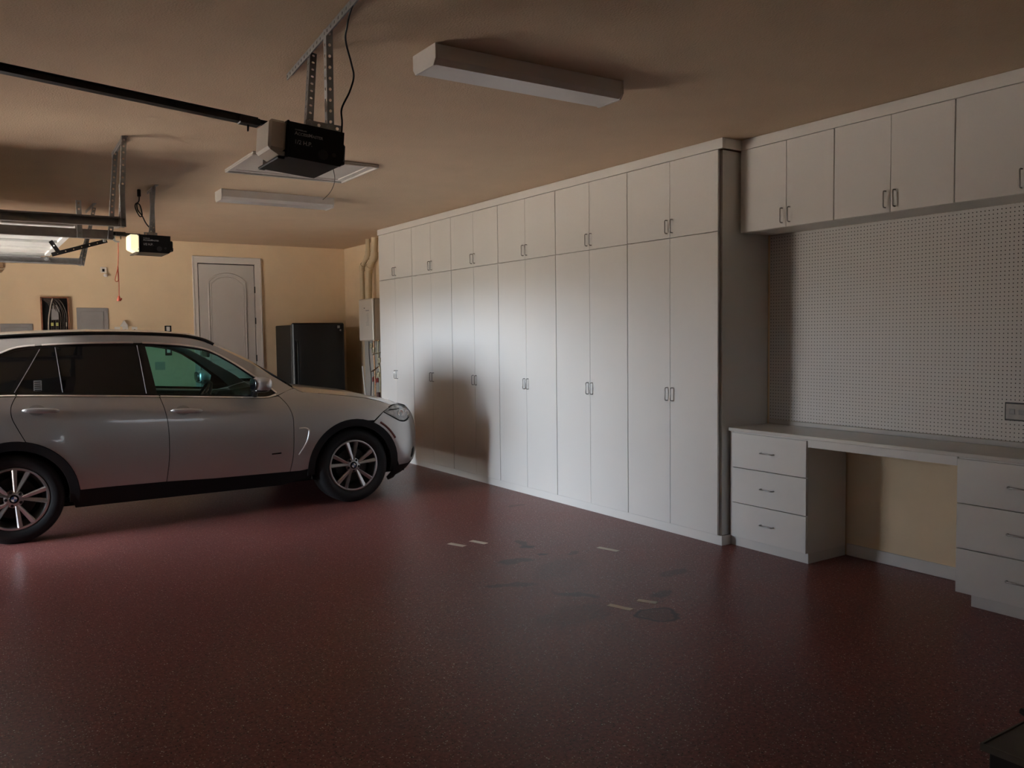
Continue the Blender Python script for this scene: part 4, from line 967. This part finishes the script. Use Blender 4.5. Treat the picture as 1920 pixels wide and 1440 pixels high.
# corner grille opening on the near and far corners
for s_ in (-1, 1):
    cg = M(); skin(cg, [(-.93, .47), (-.90, .50), (-.885, .47), (-.885, .40), (-.92, .375), (-.94, .40)], (), s_, .001, .003, .02, 0)
    build('corner_vent', cg, CARBLK, fb, 'dark corner vent')
kg = M()
for s_ in (-1, 1):
    ky = CY + s_ * .17; kg.box(-.775, -.725, ky - .14, ky + .14, .62, .86, .02)
    for q in range(7): kg.box(-.735, -.715, ky - .13 + q * .042, ky - .12 + q * .042, .64, .84)
build('grille', kg, GLASSBLK, car, 'black twin grille')

# dark inner body, floor pan, wheel wells
ib = M()
inner_o = [(-5.45, 1.15), (-5.47, .42), (-5.05, .30)] + arc(RX, .43, 188, -8, 22) + [(-4.05, .27), (-2.06, .27)] + arc(FX, .43, 190, -6, 22) + [(-1.10, .30), (-.93, .34), (-.90, .80), (-1.2, .86), (-1.6, 1.0), (-2.1, 1.05), (-2.4, 1.06), (-3.4, 1.115), (-4.5, 1.17)]
for s_ in (-1, 1): skin(ib, inner_o, (), s_, -.014, .006, .08, 0)
ib.box(-5.3, -1.0, CY - .84, CY + .84, .25, .28); ib.box(-2.25, -2.23, CY - .84, CY + .84, .28, 1.02)
for hx in (FX, RX):
    for s_ in (-1, 1):
        n = 24
        vs = []; 
        for k in range(n + 1):
            a = radians(-12 + 204 * k / n)
            for yy in (.93, .55): vs.append((hx + .435 * cos(a), CY + s_ * yy, .36 + .435 * sin(a)))
        ib.add(vs, [(2 * k, 2 * k + 1, 2 * k + 3, 2 * k + 2) for k in range(n)])
        ib.add([(hx, CY + s_ * .55, .36)] + [vs[2 * k + 1] for k in range(n + 1)], [(0, k + 1, k + 2) for k in range(n)])
build('inner_body', ib, LINER, car, 'black underbody and wheel wells', smooth=40)

# cabin
def seat(x, y, bench=False):
    hw = .25 if not bench else .62
    m = M().box(x - .25, x + .27, y - hw, y + hw, .50, .68, .05)
    bk = M().box(-.07, .07, -hw, hw, 0, .60, .06).xf(Matrix.Translation((x - .27, y, .62)) @ Matrix.Rotation(radians(-20), 4, 'Y'))
    m.add(bk.v, bk.f)
    o = build('seat', m, CARDARK, car, 'dark seat', smooth=40)
    for yy in ((y,) if not bench else (y - .38, y + .38)):
        hr = M().box(-.045, .045, -.13, .13, 0, .19, .04).xf(Matrix.Translation((x - .49, yy, 1.24)) @ Matrix.Rotation(radians(-14), 4, 'Y')); build('headrest', hr, CARDARK, o, smooth=40)
seat(-3.10, CY - .38); seat(-3.10, CY + .38); seat(-3.98, CY, True)
ds = M().prism([(-2.62, .80), (-2.60, .98), (-2.52, 1.04), (-2.25, 1.08), (-2.10, 1.10), (-2.10, .60), (-2.45, .60)], 'y', CY - .80, CY + .80); ds.box(-2.60, -2.42, CY + .24, CY + .56, 1.03, 1.10, .03)
build('dashboard', ds, CARDARK, car, 'dark dashboard')
sw = M(); tz = Matrix.Translation((-2.72, CY + .38, 1.02)) @ Matrix.Rotation(radians(-64), 4, 'Y')
sw.tube([(.185 * cos(a), .185 * sin(a), 0) for a in [2 * pi * k / 28 for k in range(28)]], .016, 10, closed=True); sw.box(-.18, .18, -.02, .02, -.012, .012, .005).box(-.07, .07, -.07, .07, -.03, .02, .02); sw.xf(tz)
build('steering_wheel', sw, CARDARK, car, 'dark steering wheel', smooth=50)
build('rear_view_mirror', M().box(-2.78, -2.75, CY - .12, CY + .12, 1.46, 1.53, .012), GLASSBLK, car)

# wheels
WR, RR = .372, .252
def wheel(hx, side, rot):
    y = CY + side * .94; ax = (0, side, 0); o = (hx, y, WR - .004)
    tyre = M().lathe([(RR - .004, -.02), (RR + .012, -.004), (RR + .035, .006), (.315, .010), (.345, .0), (.362, -.016), (WR - .001, -.045), (WR, -.12), (WR - .001, -.205), (.355, -.24), (.30, -.255), (RR, -.24)], o, ax, 64)
    w_ = build('wheel', tyre, RUBBER, car, 'black tyre on ten-spoke silver wheel', smooth=35)
    rim = M().lathe([(RR + .002, -.02), (RR + .002, -.006), (RR - .006, -.003), (RR - .016, -.006), (RR - .022, -.02), (RR - .028, -.05), (RR - .045, -.10), (RR - .05, -.20)], o, ax, 64)
    build('rim', rim, ALLOY, w_, 'silver alloy rim', smooth=40)
    sp = M(); Mt = Matrix.Translation(o) @ Matrix.Rotation(pi / 2, 4, 'X') if side < 0 else Matrix.Translation(o) @ Matrix.Rotation(pi, 4, 'Z') @ Matrix.Rotation(pi / 2, 4, 'X')
    for p in range(5):
        for d in (-12.5, 12.5):
            a = radians(rot + 72 * p + d); b = radians(rot + 72 * p + d * .35)
            r0, r1 = .058, RR - .012
            P0 = Vector((r0 * cos(b), r0 * sin(b))); P1 = Vector((r1 * cos(a), r1 * sin(a))); q = (P1 - P0).normalized(); nn = Vector((-q.y, q.x)); 
            w0, w1 = .014, .021; rid = .006 * (1 if d > 0 else -1)
            def V(P, k, h): return (P.x + nn.x * k, P.y + nn.y * k, h)
            vs = [V(P0, -w0, -.030), V(P0, -w0 * .9, -.012), V(P0, rid, -.004), V(P0, w0 * .9, -.012), V(P0, w0, -.030),
                  V(P1, -w1, -.034), V(P1, -w1 * .95, -.010), V(P1, rid * 1.6, -.001), V(P1, w1 * .95, -.010), V(P1, w1, -.034)]
            sp.add(vs, [(k, k + 1, k + 6, k + 5) for k in range(4)] + [(4, 0, 5, 9), (0, 4, 3, 2, 1), (5, 6, 7, 8, 9)])
    hub = M().lathe([(.075, -.045), (.072, -.020), (.060, -.012), (.040, -.010), (.034, -.009)], (0, 0, 0), (0, 0, 1), 40)
    sp.add(hub.v, hub.f)
    sp.xf(Mt); build('spokes', sp, ALLOY, w_, 'silver twin spokes', smooth=30)
    lg = M()
    for p in range(5):
        a = radians(rot + 36 + 72 * p); lg.lathe([(0, -.008), (.0105, -.008), (.0125, -.012), (.014, -.02)], (.056 * cos(a), .056 * sin(a), 0), (0, 0, 1), 12)
    lg.xf(Mt); build('lug_recess', lg, CARBLK, w_, 'dark lug holes', smooth=40)
    cp = M().lathe([(0, -.004), (.033, -.005), (.036, -.010)], (0, 0, 0), (0, 0, 1), 28); cp.xf(Mt); cap_ = build('centre_cap', cp, GLASSBLK, w_, 'black ringed cap', smooth=40)
    for (q0, colr) in ((0, 1), (90, 0), (180, 1), (270, 0)):
        qd = M().add([(0, 0, -.003)] + [(.022 * cos(radians(q0 + 15 * k)), .022 * sin(radians(q0 + 15 * k)), -.003) for k in range(7)], [(0, k + 1, k + 2) for k in range(6)]); qd.xf(Mt)
        build('roundel_quarter', qd, WHITEPL if colr else QBLUE, cap_)
    dk = M().lathe([(.02, -.075), (.165, -.075), (.17, -.095), (.02, -.095)], o, ax, 40); build('brake_disc', dk, BRK, w_, 'dark brake disc', smooth=40)
    bk = M().lathe([(.0, -.115), (RR - .03, -.115)], o, ax, 40); build('inner_barrel', bk, LINER, w_)
QBLUE = mat('roundel_blue', (.05, .10, .22), .3, mottle=(30, .05)); BRK = mat('dark_brake_steel', (.035, .033, .032), .5, .6, mottle=(60, .1))
for s_ in (-1, 1):
    wheel(FX, s_, 21); wheel(RX, s_, 3)

# ------------------------------------------------------------------ light
SUN = 62.0
SKY_BASE, SKY_LOBE = 2.0, 40.0
wd = bpy.data.worlds.new('overcast_sky'); S.world = wd; wd.use_nodes = True; nt = wd.node_tree
bg = nt.nodes['Background']; N = nt.nodes.new; L = nt.links.new
tc = N('ShaderNodeTexCoord'); sx = N('ShaderNodeSeparateXYZ'); L(tc.outputs['Generated'], sx.inputs[0])
rp = N('ShaderNodeValToRGB'); mr = N('ShaderNodeMapRange'); mr.inputs['From Min'].default_value = -.2; mr.inputs['From Max'].default_value = 1
L(sx.outputs['Z'], mr.inputs['Value']); L(mr.outputs[0], rp.inputs[0])
e = rp.color_ramp.elements; e[0].position = .15; e[0].color = (.20, .20, .18, 1); e[1].position = 1.0; e[1].color = (.55, .72, 1.0, 1)
q = e.new(.18); q.color = (.40, .40, .38, 1); q = e.new(.20); q.color = (.80, .90, 1.0, 1); q = e.new(.5); q.color = (.74, .87, 1.0, 1)
# the sky is brightest low in the west, straight out of the doorway
dt = N('ShaderNodeVectorMath'); dt.operation = 'DOT_PRODUCT'; L(tc.outputs['Generated'], dt.inputs[0]); dt.inputs[1].default_value = Vector((-1, .06, .10)).normalized()
mx = N('ShaderNodeMath'); mx.operation = 'MAXIMUM'; mx.inputs[1].default_value = 0; L(dt.outputs['Value'], mx.inputs[0])
pw2 = N('ShaderNodeMath'); pw2.operation = 'POWER'; pw2.inputs[1].default_value = 17; L(mx.outputs[0], pw2.inputs[0])
ml = N('ShaderNodeMath'); ml.operation = 'MULTIPLY_ADD'; ml.inputs[1].default_value = SKY_LOBE; ml.inputs[2].default_value = SKY_BASE; L(pw2.outputs[0], ml.inputs[0])
L(rp.outputs[0], bg.inputs[0]); L(ml.outputs[0], bg.inputs[1])
pl = bpy.data.lights.new('doorway_portal', 'AREA'); pl.shape = 'RECTANGLE'; pl.size = D2[1] - D2[0]; pl.size_y = DH; pl.cycles.is_portal = True
po = bpy.data.objects.new('doorway_portal', pl); COL.objects.link(po); po.location = (LX - T - .02, (D2[0] + D2[1]) / 2, DH / 2)
po.rotation_euler = Matrix(((0, 0, -1), (1, 0, 0), (0, -1, 0))).to_euler()   # local -Z faces +X

pl2 = bpy.data.lights.new('added_window_portal', 'AREA'); pl2.shape = 'RECTANGLE'; pl2.size = WN[1] - WN[0]; pl2.size_y = WN[3] - WN[2]; pl2.cycles.is_portal = True
p2 = bpy.data.objects.new('added_window_portal', pl2); COL.objects.link(p2); p2.location = ((WN[0] + WN[1]) / 2, NY - T - .02, (WN[2] + WN[3]) / 2); p2.rotation_euler = (pi / 2, 0, pi)
sn = bpy.data.lights.new('sun', 'SUN'); sn.energy = SUN; sn.color = (1., .95, .86); sn.angle = radians(1)
so = bpy.data.objects.new('sun', sn); COL.objects.link(so); so.location = (6, 6, 9); so.rotation_euler = Vector((-.36, -.10, -.93)).to_track_quat('-Z', 'Y').to_euler()
# ------------------------------------------------------------------ camera
f_px, yaw, pitch, roll = 1579.54, -.58083, -.056619, -.0121346
cy_, sy_, cp_, sp_ = cos(yaw), sin(yaw), cos(pitch), sin(pitch)
fw = Vector((-sy_ * cp_, cy_ * cp_, sp_)); rt = Vector((cy_, sy_, 0)); up = rt.cross(fw)
rt2 = rt * cos(roll) + up * sin(roll); up2 = -rt * sin(roll) + up * cos(roll)
cam = bpy.data.cameras.new('camera'); co = bpy.data.objects.new('camera', cam); COL.objects.link(co)
cam.sensor_width = 36; cam.sensor_fit = 'HORIZONTAL'; cam.lens = f_px * 36 / 1920; cam.clip_start = .05; cam.clip_end = 100
mw = Matrix((rt2, up2, -fw)).transposed().to_4x4(); mw.translation = (-4.842, 0, 1.632); co.matrix_world = mw
S.camera = co
S.view_settings.view_transform = 'Standard'; S.view_settings.look = 'None'; S.view_settings.exposure = 1.0; S.view_settings.gamma = 1; S.view_settings.use_curve_mapping = False
S.cycles.max_bounces = 12; S.cycles.diffuse_bounces = 8; S.cycles.glossy_bounces = 5; S.cycles.transparent_max_bounces = 12
S.cycles.sample_clamp_indirect = 8; S.cycles.use_denoising = True; S.cycles.caustics_reflective = False; S.cycles.caustics_refractive = False
